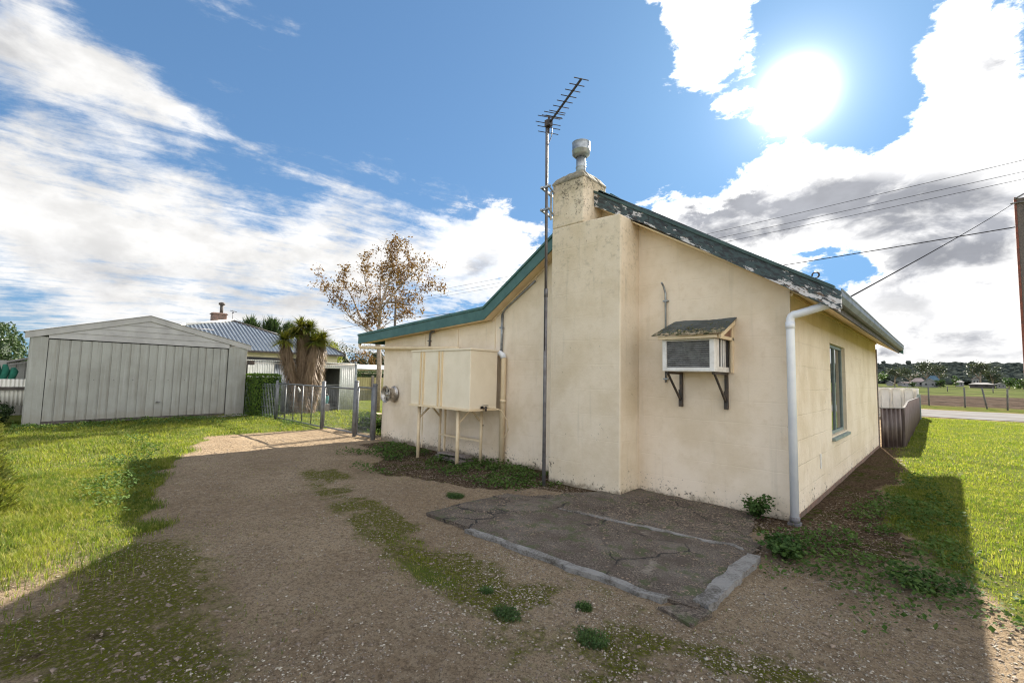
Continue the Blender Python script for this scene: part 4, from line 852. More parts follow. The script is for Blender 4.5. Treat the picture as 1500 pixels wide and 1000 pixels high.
for j in range(ny + 1):
    for i in range(nx + 1):
        a_, b_ = i / nx, j / ny; P = Vector(hv[0]).lerp(Vector(hv[1]), a_).lerp(Vector(hv[3]).lerp(Vector(hv[2]), a_), b_)
        vs.append((P.x, P.y, P.z + .006 * math.sin(a_ * 8) + .004 * random.random()))
mb.add(vs, [(j * (nx + 1) + i, j * (nx + 1) + i + 1, (j + 1) * (nx + 1) + i + 1, (j + 1) * (nx + 1) + i) for j in range(ny) for i in range(nx)])
hood = mb.build('hood', M['hood'], ac, solid=.012)
# moss lumps on the hood
n = 420; px_ = rng.random(n); py_ = rng.random(n) ** 2.2 * .75; P = np.array([[*(Vector(hv[0]).lerp(Vector(hv[1]), a_).lerp(Vector(hv[3]).lerp(Vector(hv[2]), a_), b_))] for a_, b_ in zip(px_, py_)]); P[:, 2] += .010
keep = rng.random(n) < np.clip(fbm(px_ * 9, py_ * 5, 1, 3) * 2.6 - .75, 0, 1); P = P[keep]
ms = stones('moss_lumps', P, .005 + .010 * rng.random(len(P)), simple('moss_lumps', (.07, .085, .02), (.22, .17, .10), 26, .95, 0, 0), .7)
ms['kind'] = 'stuff'; ms.parent = hood; ms.matrix_parent_inverse = Matrix.Translation(-wloc(hood))
mb = MB(); mb.box(AX0 - .03, AX1 + .06, 5.535, 5.565, 2.108, 2.15); mb.bar((AX1 + .09, hyf + .04, hzf - .03), (AX1 + .06, Yg - .01, hzb - .05), .03, .05); mb.box(AX1 + .02, AX1 + .05, 5.57, Yg - .003, 2.11, 2.15); mb.box(AX1 + .02, AX1 + .05, Yg - .05, Yg - .003, 1.70, 2.36)
mb.build('hood_frame', M['cream'], ac, bevel=.003)
mb = MB(); mb.prism([(AX1 + .03, 5.60, 2.15), (AX1 + .03, Yg - .01, 2.15), (AX1 + .03, Yg - .01, 2.36)], (-.02, 0, 0)); mb.build('hood_gusset', simple('brown_gusset', (.24, .13, .08), (.17, .09, .06), 8, .8), ac)
for bx in (-2.635, -2.045):
    mb = MB(); mb.box(bx - .02, bx + .02, Yg - .035, Yg - .002, 1.24, 1.70); mb.box(bx - .024, bx + .024, Yg - .055, Yg - .036, 1.24, 1.47); mb.box(bx - .02, bx + .02, 5.68, Yg - .036, 1.675, 1.705); mb.bar((bx, 5.72, 1.68), (bx, Yg - .05, 1.33), .022, .022); mb.build('bracket', M['black'], ac)

# ------------------------------------------------------------------ broken concrete slab
sl = thing('concrete_slab', 'old dark concrete slab with moss and broken pale edges, lying in front of the chimney', 'slab', (-2.6, 4.3, 0))
def slab_grid(mb, corners, n, m, zt, zb, jag, dz):
    vs = []
    for j in range(m + 1):
        for i in range(n + 1):
            a_, b_ = i / n, j / m; P = Vector(corners[0]).lerp(Vector(corners[1]), a_).lerp(Vector(corners[3]).lerp(Vector(corners[2]), a_), b_)
            e = (a_ in (0, 1)) or (b_ in (0, 1)); jx, jy = ((fbm(np.array([P.x]), np.array([P.y]), 7)[0] - .5) * jag if e else 0), ((fbm(np.array([P.x + 9]), np.array([P.y]), 7)[0] - .5) * jag if e else 0)
            vs.append((P.x + jx, P.y + jy, zt + (fbm(np.array([P.x]), np.array([P.y]), 2.4, 3)[0] - .5) * dz + P.z))
    fs = [(j * (n + 1) + i, j * (n + 1) + i + 1, (j + 1) * (n + 1) + i + 1, (j + 1) * (n + 1) + i) for j in range(m) for i in range(n)]
    ring = [i for i in range(n + 1)] + [(j + 1) * (n + 1) - 1 for j in range(1, m + 1)] + [m * (n + 1) + i for i in range(n - 1, -1, -1)] + [j * (n + 1) for j in range(m - 1, 0, -1)]
    k0 = len(vs); vs += [(vs[i][0], vs[i][1], zb) for i in ring]
    fs += [(ring[(i + 1) % len(ring)], ring[i], k0 + i, k0 + (i + 1) % len(ring)) for i in range(len(ring))]
    mb.add(vs, fs)
mb = MB(); slab_grid(mb, [(-4.36, 3.20, 0), (-1.30, 3.26, 0), (-1.36, 5.00, 0), (-4.36, 4.55, -.01)], 60, 36, .034, -.05, .07, .022); mb.build('slab_top', M['slab'], sl)
mb = MB(); slab_grid(mb, [(-4.1, 4.56, 0), (-1.45, 4.95, .0), (-1.75, 6.14, 0), (-3.26, 6.14, .01)], 50, 26, .020, -.05, .16, .030); mb.build('slab_strip', M['slab'], sl)
mb = MB(); slab_grid(mb, [(-3.62, 3.135, -.012), (-1.52, 3.20, 0), (-1.50, 3.285, 0), (-3.60, 3.205, -.008)], 110, 3, .046, -.05, .06, .022); k_ = mb.build('slab_edge', M['kerb'], sl)
mb = MB(); slab_grid(mb, [(-1.36, 3.34, 0), (-1.23, 3.32, 0), (-1.27, 4.62, 0), (-1.38, 4.60, 0)], 3, 80, .046, -.05, .07, .026); mb.build('slab_edge', M['kerb'], sl)
mb = MB(); slab_grid(mb, [(-1.50, 3.12, 0), (-1.25, 3.08, -.01), (-1.20, 3.30, 0), (-1.38, 3.31, 0)], 12, 10, .022, -.05, .08, .03); mb.build('slab_corner', M['slab'], sl)
mb = MB(); slab_grid(mb, [(-3.4, 4.44, 0), (-1.42, 4.70, 0), (-1.44, 4.76, 0), (-3.4, 4.49, 0)], 90, 2, .040, -.02, .12, .022); mb.build('slab_joint', M['kerb'], sl)

# ------------------------------------------------------------------ single plants
def leafy_plant(name, label, cat, loc, r, h, n, ls, material, stems=9, group=None):
    root = thing(name, label, cat, loc, group)
    C = []; N = []
    st = MB()
    for k in range(stems):
        a_ = random.random() * 6.28; rr = r * (.3 + .7 * random.random()); hh = h * (.55 + .45 * random.random()); tipv = Vector((loc[0] + math.cos(a_) * rr, loc[1] + math.sin(a_) * rr, loc[2] + hh))
        b_ = Vector((loc[0] + math.cos(a_) * .02, loc[1] + math.sin(a_) * .02, loc[2])); mid = b_.lerp(tipv, .5) + Vector((0, 0, hh * .15)); st.tube([b_, mid, tipv], [.004, .003, .002], 5)
        for i in range(n // stems):
            f = .25 + .75 * random.random(); q = b_.lerp(mid, f * 2) if f < .5 else mid.lerp(tipv, f * 2 - 1)
            q = q + Vector([random.gauss(0, r * .18), random.gauss(0, r * .18), random.gauss(0, h * .08)]); q.z = max(q.z, loc[2] + .01); C.append(q); N.append((random.gauss(0, .6), random.gauss(0, .6), 1))
    C = np.array([list(q) for q in C]); a, b = leafcloud(C, np.array(N), ls * (.6 + .8 * rng.random(len(C))), aspect=1.15)
    npmesh('leaves', a, b, material, root, 3); st.build('stems', material, root); return root
leafy_plant('mallow_plant', 'dark green bushy mallow weed growing against the wall beside the white downpipe', 'plant', (-1.66, 5.93, .02), .20, .27, 460, .042, M['mallow_leaves'], 16)
leafy_plant('trailing_weed', 'dense dark green weed spilling over the right end of the slab', 'plant', (-1.13, 4.86, .0), .27, .17, 620, .04, M['mallow_leaves'], 18)
leafy_plant('trailing_weed', 'long low dark weed in the shade edge on the right lawn', 'plant', (-.15, 4.98, .0), .36, .11, 520, .034, M['mallow_leaves'], 16)
def tuft(label, loc, r, n=700):
    root = thing('grass_tuft', label, 'tuft', loc, 'dark tufts in the drive gravel')
    a_ = rng.random(n) * 6.28; rr = r * np.sqrt(rng.random(n)) * (.55 + .75 * fbm(np.cos(a_) * 2 + loc[0] * 7, np.sin(a_) * 2 + 5, 1.0, 3) + .25 * rng.random(n)); x = loc[0] + np.cos(a_) * rr * 1.3; y = loc[1] + np.sin(a_) * rr
    hh = np.full(n, .05) * (1.1 - .6 * rr / r); a, b = blades(x, y, hh, np.full(n, .0028), 1.0, np.full(n, loc[2])); npmesh('blades', a, b, M['tuft_leaves'], root, 3)
    C = np.stack([x, y, loc[2] + .012 + .03 * rng.random(n)], 1)[:n // 2]; a, b = leafcloud(C, rng.standard_normal((len(C), 3)) * .5 + [0, 0, 1], np.full(len(C), .014)); npmesh('leaves', a, b, M['tuft_leaves'], root, 3)
tuft('dark round tuft in the gravel, left of the pair nearest the camera', (-2.19, 2.30, .0), .075)
tuft('dark flat tuft in the gravel just in front of the slab corner', (-1.62, 2.47, .0), .085)
tuft('small faint tuft in the gravel between slab edge and larger tufts', (-1.88, 2.75, .0), .045, 420)
tuft('small dark tuft just above the round tuft in the drive', (-2.52, 2.42, 0), .045, 300)
tuft('green tuft at the left end of the slab', (-4.75, 3.95, -.0), .10, 1100)

# ================================================================== GARAGE
A_ = Vector((-18.05, -.10, -.06)); B_ = Vector((-18.80, 5.44, -.06)); gs = (B_ - A_).normalized(); gn = Vector((gs.y, -gs.x, 0)); gL = (B_ - A_).length   # gn points towards the drive
def gp3(s, d, z): q = A_ + gs * (s + (.17 * max(0, -d - .2))) + gn * d; return (q.x, q.y, z)
gar = thing('garage', 'wide low grey steel garage with a ribbed tilt door and shallow gable', 'garage', tuple(A_))
def gbox(mb, s0, s1, d0, d1, z0, z1): c = Vector(gp3((s0 + s1) / 2, (d0 + d1) / 2, (z0 + z1) / 2)); mb.obox(c, gs * (s1 - s0) / 2, gn * (d1 - d0) / 2, (0, 0, (z1 - z0) / 2)); return mb
apex = 2.60; ez = 2.38; az_ = 3.10
def gtop(s): return ez + (az_ - ez) * (1 - abs(s - apex) / (apex if s < apex else gL - apex))
mb = MB(); gbox(mb, 0, .34, -.04, 0, -.1, 2.40); mb.build('end_panel', M['garage'], gar, bevel=.004)
mb = MB(); gbox(mb, gL - .62, gL, -.04, 0, -.1, 2.42); mb.build('end_panel', M['garage'], gar, bevel=.004)
mb = MB(); mb.corr(gp3(0, -.05, 0), gp3(0, -6, 0), -.1, 2.38, .02, .2, 'rib'); mb.corr(gp3(gL, -6, 0), gp3(gL, -.05, 0), -.1, 2.38, .02, .2, 'rib'); gbox(mb, 0, gL, -6.05, -6, -.1, 2.4); mb.build('side_cladding', M['garage'], gar, solid=.01)
# gable sheets: three overlapping horizontal laps
mb = MB()
for k in range(4):
    z0 = 2.37 + k * .18; z1 = z0 + .19
    ss = [s for s in [.34 + i * (gL - .96) / 60 for i in range(61)]]
    row = [(s, min(z1, gtop(s))) for s in ss if gtop(s) > z0 + .01]
    if len(row) < 2: continue
    vs = []; 
    for s, zt_ in row: vs += [gp3(s, .012, z0), gp3(s, -.004, zt_), gp3(s, -.02, z0)]
    fs = []
    for i in range(len(row) - 1): fs += [(3 * i, 3 * i + 3, 3 * i + 4, 3 * i + 1), (3 * i + 2, 3 * i + 5, 3 * i + 3, 3 * i)]
    mb.add(vs, fs)
mb.build('gable_cladding', M['garage_trim'], gar)
mb = MB(); gbox(mb, .33, gL - .62, -.10, -.06, 2.2, 2.5); gbox(mb, .3, gL - .6, -.12, -.10, -.1, 2.4); mb.build('door_shadow_gap', M['dark'], gar)
# ribbed door
D0, D1 = .355, gL - .645
mb = MB(); n_ = 20; pt = (D1 - D0) / n_; vs = []
pr_ = []
for i in range(n_): s = D0 + i * pt; pr_ += [(s, 0), (s + pt * .80, 0), (s + pt * .82, -.035), (s + pt * .98, -.035)]
pr_.append((D1, 0))
for s, o in pr_:
    wob = .012 * math.sin(s * 2.1); vs += [gp3(s, o - .01 + wob * .6, .06), gp3(s, o - .012, 2.34)]
mb.add(vs, [(2 * i, 2 * i + 2, 2 * i + 3, 2 * i + 1) for i in range(len(pr_) - 1)]); gbox(mb, D0, D1, -.05, -.036, .06, 2.34)
door = mb.build('tilt_door', M['garage'], gar)
mb = MB(); q = gp3(2.95, .0, .52); mb.tube([gp3(2.95, -.01, .52), gp3(2.95, .04, .52)], .025, 10); mb.bar(gp3(2.90, .045, .52), gp3(3.02, .045, .52), .02, .03); mb.build('door_handle', M['dull_zinc'], door)
for i in range(0, 20, 2): mb = MB(); mb.tube([gp3(D0 + i * pt + pt * .4, -.012, 1.22), gp3(D0 + i * pt + pt * .4, .004, 1.22)], .012, 6); mb.build('rivet', M['dull_zinc'], door)
mb = MB(); gbox(mb, D0, D1, -.06, .01, -.02, .05); mb.build('door_sill', M['polewood'], gar)
mb = MB()
for s0, s1 in ((-.12, apex), (apex, gL + .12)):
    z0, z1 = gtop(max(0, s0)) - (.03 if s0 < 0 else 0), gtop(min(gL, s1)) - (.03 if s1 > gL else 0)
    P = [gp3(s0, .03, z0 + .16), gp3(s1, .03, z1 + .16), gp3(s1, .03, z1 - .02), gp3(s0, .03, z0 - .02)]; mb.prism(P, tuple(gn * -.035))
mb.build('barge_board', M['garage_trim'], gar, bevel=.004)
mb = MB()
for s0, s1 in ((-.14, apex), (apex, gL + .14)):
    z0, z1 = gtop(max(0, s0)) - (.035 if s0 < 0 else 0), gtop(min(gL, s1)) - (.035 if s1 > gL else 0); vs = []; n_ = 60
    for i in range(n_ + 1): d = .05 - 6.15 * i / n_; o = .012 * (i % 2); vs += [gp3(s0, d, z0 + .165 + o), gp3(s1, d, z1 + .165 + o)]
    mb.add(vs, [(2 * i, 2 * i + 2, 2 * i + 3, 2 * i + 1) for i in range(n_)])
mb.build('roof', M['garage_trim'], gar, solid=.01)
mb = MB(); mb.tube([gp3(4.0, -3.5, 2.9), gp3(4.0, -3.5, 3.28)], .015, 6); mb.tube([gp3(3.3, -3.5, 3.26), gp3(5.2, -3.5, 3.26)], .012, 6); mb.build('roof_aerial', M['dull_zinc'], gar)
# concrete apron
mb = MB(); c = Vector(gp3(gL - .6, .22, -.045)); mb.obox(c, gs * .95, gn * .22, (0, 0, .03)); ap = mb.build('concrete_apron', M['kerb']); tag(ap, kind='structure')

# clothes line reel + cords
cl = thing('clothes_line', 'dark reel box on the garage corner with a pale cord strung to the shed', 'clothes line', (-18.8, 5.5, 1.88))
mb = MB(); mb.box(-18.80, -18.62, 5.46, 5.66, 1.80, 1.96); mb.build('reel_box', M['black'], cl, bevel=.01)
mb = MB(); mb.tube([(-18.68, 5.60, 1.88), (-18.75, 7.2, 1.885), (-18.9, 8.6, 1.91), (-19.1, 9.85, 1.96)], .012, 6); mb.build('line_cord', M['cord'], cl)

# ================================================================== WHITE SHED
sh = thing('garden_shed', 'long low off-white corrugated iron shed with an open dark doorway', 'shed', (-19.25, 7.7, -.06))
SXW = -19.20
mb = MB()
mb.corr((SXW, 5.6, 0), (SXW, 6.55, 0), -.1, 1.98, .014, .085); mb.corr((SXW, 7.35, 0), (SXW, 8.50, 0), -.1, 1.98, .014, .085); mb.corr((SXW, 9.24, 0), (SXW, 9.98, 0), -.1, 1.93, .014, .085); mb.corr((SXW, 8.50, 0), (SXW, 9.24, 0), 1.76, 1.93, .014, .085)
mb.corr((SXW, 9.98, 0), (SXW - 3, 9.98, 0), -.1, 1.95, .014, .085); mb.build('front_sheets', M['shedwhite'], sh, solid=.006)
mb = MB(); mb.corr((SXW - .03, 6.5, 0), (SXW - .03, 7.4, 0), -.1, 1.95, .014, .085); mb.build('grey_sheet', M['gal'], sh, solid=.006)
mb = MB(); mb.box(SXW - .02, SXW + .03, 8.44, 8.50, -.05, 1.82); mb.box(SXW - .02, SXW + .03, 9.24, 9.29, -.05, 1.82); mb.box(SXW - .02, SXW + .03, 8.50, 9.24, 1.76, 1.82); mb.build('door_frame', M['shedwhite'], sh)
mb = MB(); mb.box(SXW - .02, SXW + .05, 9.95, 10.03, -.1, 1.97); mb.build('corner_post', M['gal'], sh)
rf2 = MB(); vs = []; n_ = 240
for i in range(n_ + 1): y = 5.5 + 4.6 * i / n_; o = .016 * math.sin(i * math.pi / 2); vs += [(SXW + .03, y, 1.99 + o), (SXW - 3.2, y, 1.86 + o)]
rf2.add(vs, [(2 * i, 2 * i + 2, 2 * i + 3, 2 * i + 1) for i in range(n_)], True); rf2.build('roof', M['shedwhite'], sh, solid=.012)
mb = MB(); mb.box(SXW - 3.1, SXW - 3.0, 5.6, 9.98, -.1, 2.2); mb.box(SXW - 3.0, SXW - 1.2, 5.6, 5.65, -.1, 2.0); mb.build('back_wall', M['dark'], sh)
bk = thing('bucket', 'pale blue plastic bucket beside the dark shed doorway', 'bucket', (-18.85, 8.52, -.05))
mb = MB(); mb.lathe((-18.85, 8.52, .28), (0, 0, 1), [(0, 0), (.10, 0), (.13, .30), (.14, .31), (.13, .31), (.10, .02)], 16); mb.build('pail', M['bucket'], bk)
mb = MB(); mb.tube([(-18.85, 8.39, .58), (-18.85, 8.44, .66), (-18.85, 8.52, .69), (-18.85, 8.60, .66), (-18.85, 8.65, .58)], .006, 6); mb.build('bail', M['offwhite'], bk)
cb = MB(); cb.box(-19.0, -18.72, 8.40, 8.64, -.06, .27); tag(cb.build('wooden_crate', M['timber'], bevel=.01), 'low grey timber crate under the blue bucket by the shed', 'crate')
# a grey mesh screen leaning inside the doorway
mg = MB()
for i in range(8): y = 8.54 + i * .09; mg.bar((SXW + .05, y, .02), (SXW + .05, y, 1.05), .012, .012)
mg.bar((SXW + .05, 8.52, 1.05), (SXW + .05, 9.22, 1.05), .05, .05); mg.bar((SXW + .05, 8.52, .08), (SXW + .05, 9.22, .08), .03, .03)
tag(mg.build('mesh_screen', M['grey_steel']), 'grey barred screen standing across the shed doorway', 'screen')

# ================================================================== FENCES AND GATES
def mesh_panel(name, label, cat, P, Q, z0, z1, nbars, r, group=None, wires=(), frame=True, thick=None, fr=.022):
    P, Q = Vector((*P, 0)), Vector((*Q, 0)); root = thing(name, label, cat, (P.x, P.y, z0 - .02), group)
    d = (Q - P); L = d.length; d.normalize()
    if frame:
        mb = MB()
        for z in (z0, z1): mb.tube([(P.x, P.y, z), (Q.x, Q.y, z)], fr, 8)
        for q in (P, Q): mb.tube([(q.x, q.y, z0 - .015), (q.x, q.y, z1 + .015)], fr, 8)
        mb.build('frame', M['grey_steel'], root)
    if thick:
        for i in range(1, thick + 1):
            q = P + d * L * i / (thick + 1); mb = MB(); mb.tube([(q.x, q.y, z0), (q.x, q.y, z1)], .018, 8); mb.build('upright', M['grey_steel'], root)
    mb = MB()
    for i in range(nbars + 1): q = P + d * L * i / nbars; mb.tube([(q.x, q.y, z0), (q.x, q.y, z1 + (.02 if not frame else 0))], r, 4, False)
    for z in wires: mb.tube([(P.x, P.y, z), (Q.x, Q.y, z)], r, 4, False)
    mb.build('mesh', M['fence_mesh'], root); return root
mesh_panel('wire_fence', 'upright wire fence in front of the box hedge, between garage and first gate post', 'fence', (-18.74, 5.47), (-16.95, 5.90), .0, 1.13, 20, .007, None, (.0, .35, .60, 1.05, 1.13), False)
mesh_panel('driveway_gate', 'wide grey tubular gate with four thick uprights and fine wire mesh', 'gate', (-16.80, 5.91), (-13.36, 5.93), .0, 1.17, 40, .0026, 'grey steel driveway gates', tuple(.1 + .12 * i for i in range(9)), True, 4)
mesh_panel('driveway_gate', 'narrower grey wire mesh gate leaf between the two tallest grey posts', 'gate', (-13.2, 5.94), (-11.42, 5.93), .02, 1.17, 26, .0026, 'grey steel driveway gates', tuple(.1 + .12 * i for i in range(9)), True)
mesh_panel('side_gate', 'small grey framed gate beside the cottage corner, next to the wheel rim', 'gate', (-11.20, 5.93), (-10.52, 5.95), .0, 1.22, 14, .0026, None, tuple(.1 + .12 * i for i in range(9)), True)
for (x, y, h, r, lb) in ((-16.9, 5.9, 1.24, .042, 'grey steel post at the hedge end of the wide driveway gate'), (-13.28, 5.93, 1.30, .05, 'grey steel post between the two driveway gate leaves'), (-11.31, 5.93, 1.36, .055, 'tall grey steel post at the left of the small side gate'), (-10.42, 5.96, 1.30, .06, 'thick grey steel post against the cottage corner')):
    root = thing('gate_post', lb, 'post', (x, y, -.06), 'grey steel gate posts')
    mb = MB(); mb.tube([(x, y, -.15), (x, y, h)], r, 12); mb.build('post_tube', M['grey_steel'], root)
    mb = MB(); mb.lathe((x, y, h), (0, 0, 1), [(r * 1.12, -.01), (r * 1.12, .015), (r * .7, .03), (0, .035)], 12); mb.build('post_cap', M['grey_steel'], root)
mb = MB(); mb.bar((-15.0, 5.87, 1.08), (-14.82, 5.87, .97), .02, .06); tag(mb.build('latch_plate', M['offwhite']), 'pale metal latch plate hanging on the top rail of the wide gate', 'latch')
# pale cut blocks behind the side gate
for i, (x, y, z, sx_, sz_, lb) in enumerate(((-12.55, 7.15, -.05, .34, .26, 'pale timber block at the bottom left of the heap behind the side gate'), (-12.15, 7.25, -.05, .30, .26, 'brownish timber block at the bottom middle of the heap behind the side gate'), (-11.75, 7.3, -.05, .36, .24, 'pale timber block at the bottom right of the heap behind the side gate'), (-12.4, 7.2, .22, .42, .18, 'long pale timber block on top of the heap behind the side gate'), (-11.9, 7.4, .20, .26, .22, 'short timber block on top of the heap near the cottage'))):
    mb = MB(); mb.box(x - sx_ / 2, x + sx_ / 2, y - .12, y + .14, z, z + sz_); tag(mb.build('timber_block', simple('block_timber' + 'abcde'[i], (.45 - .05 * (i % 3), .36 - .05 * (i % 3), .26), (.28, .20, .13), 12, .85, 0, .4), bevel=.015), lb, 'timber block', 'timber blocks behind the side gate')
# white corrugated fence left of the garage
f1 = thing('corrugated_fence', 'low pale corrugated iron fence with a dark rail, left of the garage', 'fence', (-19.6, -2, -.06))
mb = MB(); mb.corr((-19.75, -9, 0), (-19.75, -.05, 0), .42, 1.19, .018, .085); mb.build('sheet', M['fencewhite'], f1, solid=.006)
mb = MB(); mb.bar((-19.68, -9, .92), (-19.68, -.05, .92), .05, .09); 
for y in (-8, -5.6, -3.2, -.8): mb.bar((-19.68, y, -.1), (-19.68, y, 1.1), .08, .08)
mb.build('rail', M['polewood'], f1)
# small pale hut with green cloth further left
ht = thing('small_hut', 'small grey hut with a pale skillion roof behind the corrugated fence at far left', 'hut', (-23, -1, -.05))
mb = MB(); mb.corr((-22.4, -2.4, 0), (-22.4, .5, 0), -.1, 1.75, .02, .2, 'rib'); mb.box(-24.4, -22.5, -.45, .5, -.1, 1.7); mb.build('wall', M['garage'], ht, solid=.01)
mb = MB(); mb.prism([(-22.2, -.62, 1.68), (-22.2, .7, 2.05), (-22.2, .7, 2.10), (-22.2, -.62, 1.73)], (-2.4, 0, 0)); mb.bar((-22.2, -.55, 1.62), (-22.2, .6, 1.86), .03, .03); mb.build('roof', M['palewall'], ht)
gc = MB()
for k, y in enumerate((-.80, -.62, -.44)): gc.tube([(-21.3, y, 1.72 - .1 * k), (-21.3, y + .03, 1.4), (-21.28, y - .02, 1.15), (-21.3, y + .02, .9)], [.05, .10, .08, .06], 8)
tag(gc.build('green_cloth', M['greencloth']), 'dark green cloth hanging in folds beside the small hut at far left', 'cloth')
hr = thing('distant_cottage', 'roof of a small pale-ribbed building beyond the trees at the far left edge', 'house', (-33, -2, -.05))
mb = MB(); mb.box(-36, -32.2, -6, -1.2, -.1, 1.95); mb.build('wall', M['brick'], hr)
mb = MB(); vs = []
for i in range(61): y = -6.3 + 5.4 * i / 60; o = .04 * (i % 2); vs += [(-31.9, y, 1.98 + o), (-34, y, 2.95 + o)]
mb.add(vs, [(2 * i, 2 * i + 2, 2 * i + 3, 2 * i + 1) for i in range(60)]); mb.build('roof', M['shedwhite'], hr, solid=.03)

# ================================================================== NEIGHBOUR'S HOUSE
nh = thing('neighbour_house', "neighbour's cream weatherboard house with a blue-grey hipped iron roof", 'house', (-30, 8, -.05))
nx0, nx1, ny0, ny1 = -36.5, -26.9, 2.6, 12.75
mb = MB()
for k in range(17): z = .1 + .155 * k; mb.prism([(nx1 + .03, ny0, z), (nx1, ny0, z + .16), (nx1 - .1, ny0, z + .16), (nx1 - .1, ny0, z)], (0, ny1 - ny0, 0))
mb.box(nx0, nx1 - .1, ny0, ny1, -.1, 2.62); mb.build('wall', M['board'], nh)
def rz_(x): return 2.66 + .45 * (-26.6 - x)
RR = MB(); ex = -26.55; ey0, ey1 = 2.3, 13.1
apx = Vector((-30.7, 8.0, rz_(-30.7))); wl_, wr_ = Vector((-29.0, 9.95, rz_(-29.0))), Vector((-29.0, 11.9, rz_(-29.0)))
def sheet(mb, pts, nrm, pitch=.19):
    mb.add(pts, [tuple(range(len(pts)))])
front = [Vector((ex, ey0, 2.64)), Vector((ex, ey1, 2.64)), wr_, wl_, apx, Vector((-29.4, 5.4, rz_(-29.4)))]
RR.add(front, [tuple(range(6))])
RR.add([Vector((ex, ey1, 2.64)), Vector((-32, ey1, 2.64)), Vector((-31, 11.9, 3.74)), wr_], [(0, 1, 2, 3)])
RR.add([Vector((ex, ey0, 2.64)), Vector((-29.4, 5.4, rz_(-29.4))), apx, Vector((-36, 7.5, 4.5)), Vector((-37, ey0, 2.64))], [(0, 1, 2, 3, 4)])
RR.add([apx, wl_, wr_, Vector((-31, 11.9, 3.74)), Vector((-36, 8, 4.4))], [(0, 4, 3), (0, 3, 1), (1, 3, 2)])
rb_ = RR      # raised ribs of the iron on the front slope
y = ey0 + .15
while y < ey1 - .1:
    zt_ = 9
    # top of the slope along this rib
    pts = [(ey0, ex), (5.4, -29.4), (8.0, -30.7), (9.95, -29.0), (11.9, -29.0), (ey1, ex)]
    xt = np.interp(y, [a for a, b in pts], [b for a, b in pts]); rb_.bar((ex + .02, y, 2.675), (xt + .03, y, rz_(xt) + .008), .03, .03); y += .19
nroof = RR.build('roof', M['roofblue'], nh)
mb = MB()
for a, b in ((Vector((ex, ey0, 2.66)), Vector((-29.4, 5.4, rz_(-29.4)))), (Vector((-29.4, 5.4, rz_(-29.4))), apx), ): mb.tube([a + Vector((0, 0, .04)), b + Vector((0, 0, .05))], .07, 8)
mb.build('hip_cap', M['fencewhite'], nroof)
mb = MB()
for a, b in ((apx, wl_), (wl_, wr_), (wr_, Vector((ex, ey1, 2.66)))): mb.tube([a + Vector((0, 0, .03)), b + Vector((0, 0, .03))], .055, 8)
mb.bar((ex, ey0, 2.60), (ex, ey1, 2.60), .05, .10); mb.build('ridge_cap', M['polewood'], nroof)
mb = MB(); mb.box(-31.4, -30.95, 7.0, 7.75, 3.2, 4.95); mb.box(-31.45, -30.90, 6.95, 7.8, 4.84, 4.91); nch = mb.build('chimney', M['brick'], nh, bevel=.05)
mb = MB(); mb.tube([(-31.2, 7.5, 4.9), (-31.2, 7.5, 5.45)], .09, 10); mb.lathe((-31.2, 7.5, 5.42), (0, 0, 1), [(.09, 0), (.17, .03), (.17, .14), (.08, .18), (0, .18)], 12); mb.build('flue', M['polewood'], nch)
mb = MB(); mb.tube([(-30.6, 7.95, 4.3), (-30.6, 7.95, 5.15)], .018, 6); mb.bar((-30.6, 7.8, 5.1), (-30.6, 8.15, 5.05), .05, .03); mb.bar((-30.75, 7.95, 4.98), (-30.45, 7.95, 4.98), .02, .06); mb.build('roof_aerial', M['dull_zinc'], nh)

# background shed roof, clipped hedge and yellow sheet fence seen above the side gate
f2 = thing('yellow_sheet_fence', 'yellowish ribbed sheet fence seen through the small side gate', 'fence', (-26, 14, -.05))
mb = MB(); mb.corr((-26, 12.9, 0), (-26, 19.5, 0), -.1, 1.33, .02, .16, 'rib'); mb.build('sheet', simple('mustard_sheet', (.36, .31, .14), (.28, .24, .11), 2, .6), f2, solid=.01)
mb = MB(); mb.corr((-25.6, 13.2, 0), (-25.6, 16, 0), -.1, .55, .02, .16, 'rib'); mb.build('lower_sheet', simple('olive_sheet', (.19, .17, .08), (.13, .12, .06), 2, .6), f2, solid=.01)
for y in (14.62, 17): mb = MB(); mb.bar((-25.9, y, -.1), (-25.9, y, 1.45), .12, .12); mb.build('fence_post', M['timber'], f2)
f3 = thing('far_lean_to', 'low shed roof of pale sheet beyond the clipped hedge behind the side gate', 'shed', (-30, 16.5, 0))
mb = MB(); mb.box(-32, -29, 14.9, 19, -.1, 1.85); mb.build('wall', M['board'], f3)
mb = MB(); mb.prism([(-28.7, 14.7, 1.84), (-32, 14.7, 2.18), (-32, 14.7, 2.22), (-28.7, 14.7, 1.88)], (0, 4.6, 0)); mb.build('roof', M['shedwhite'], f3)

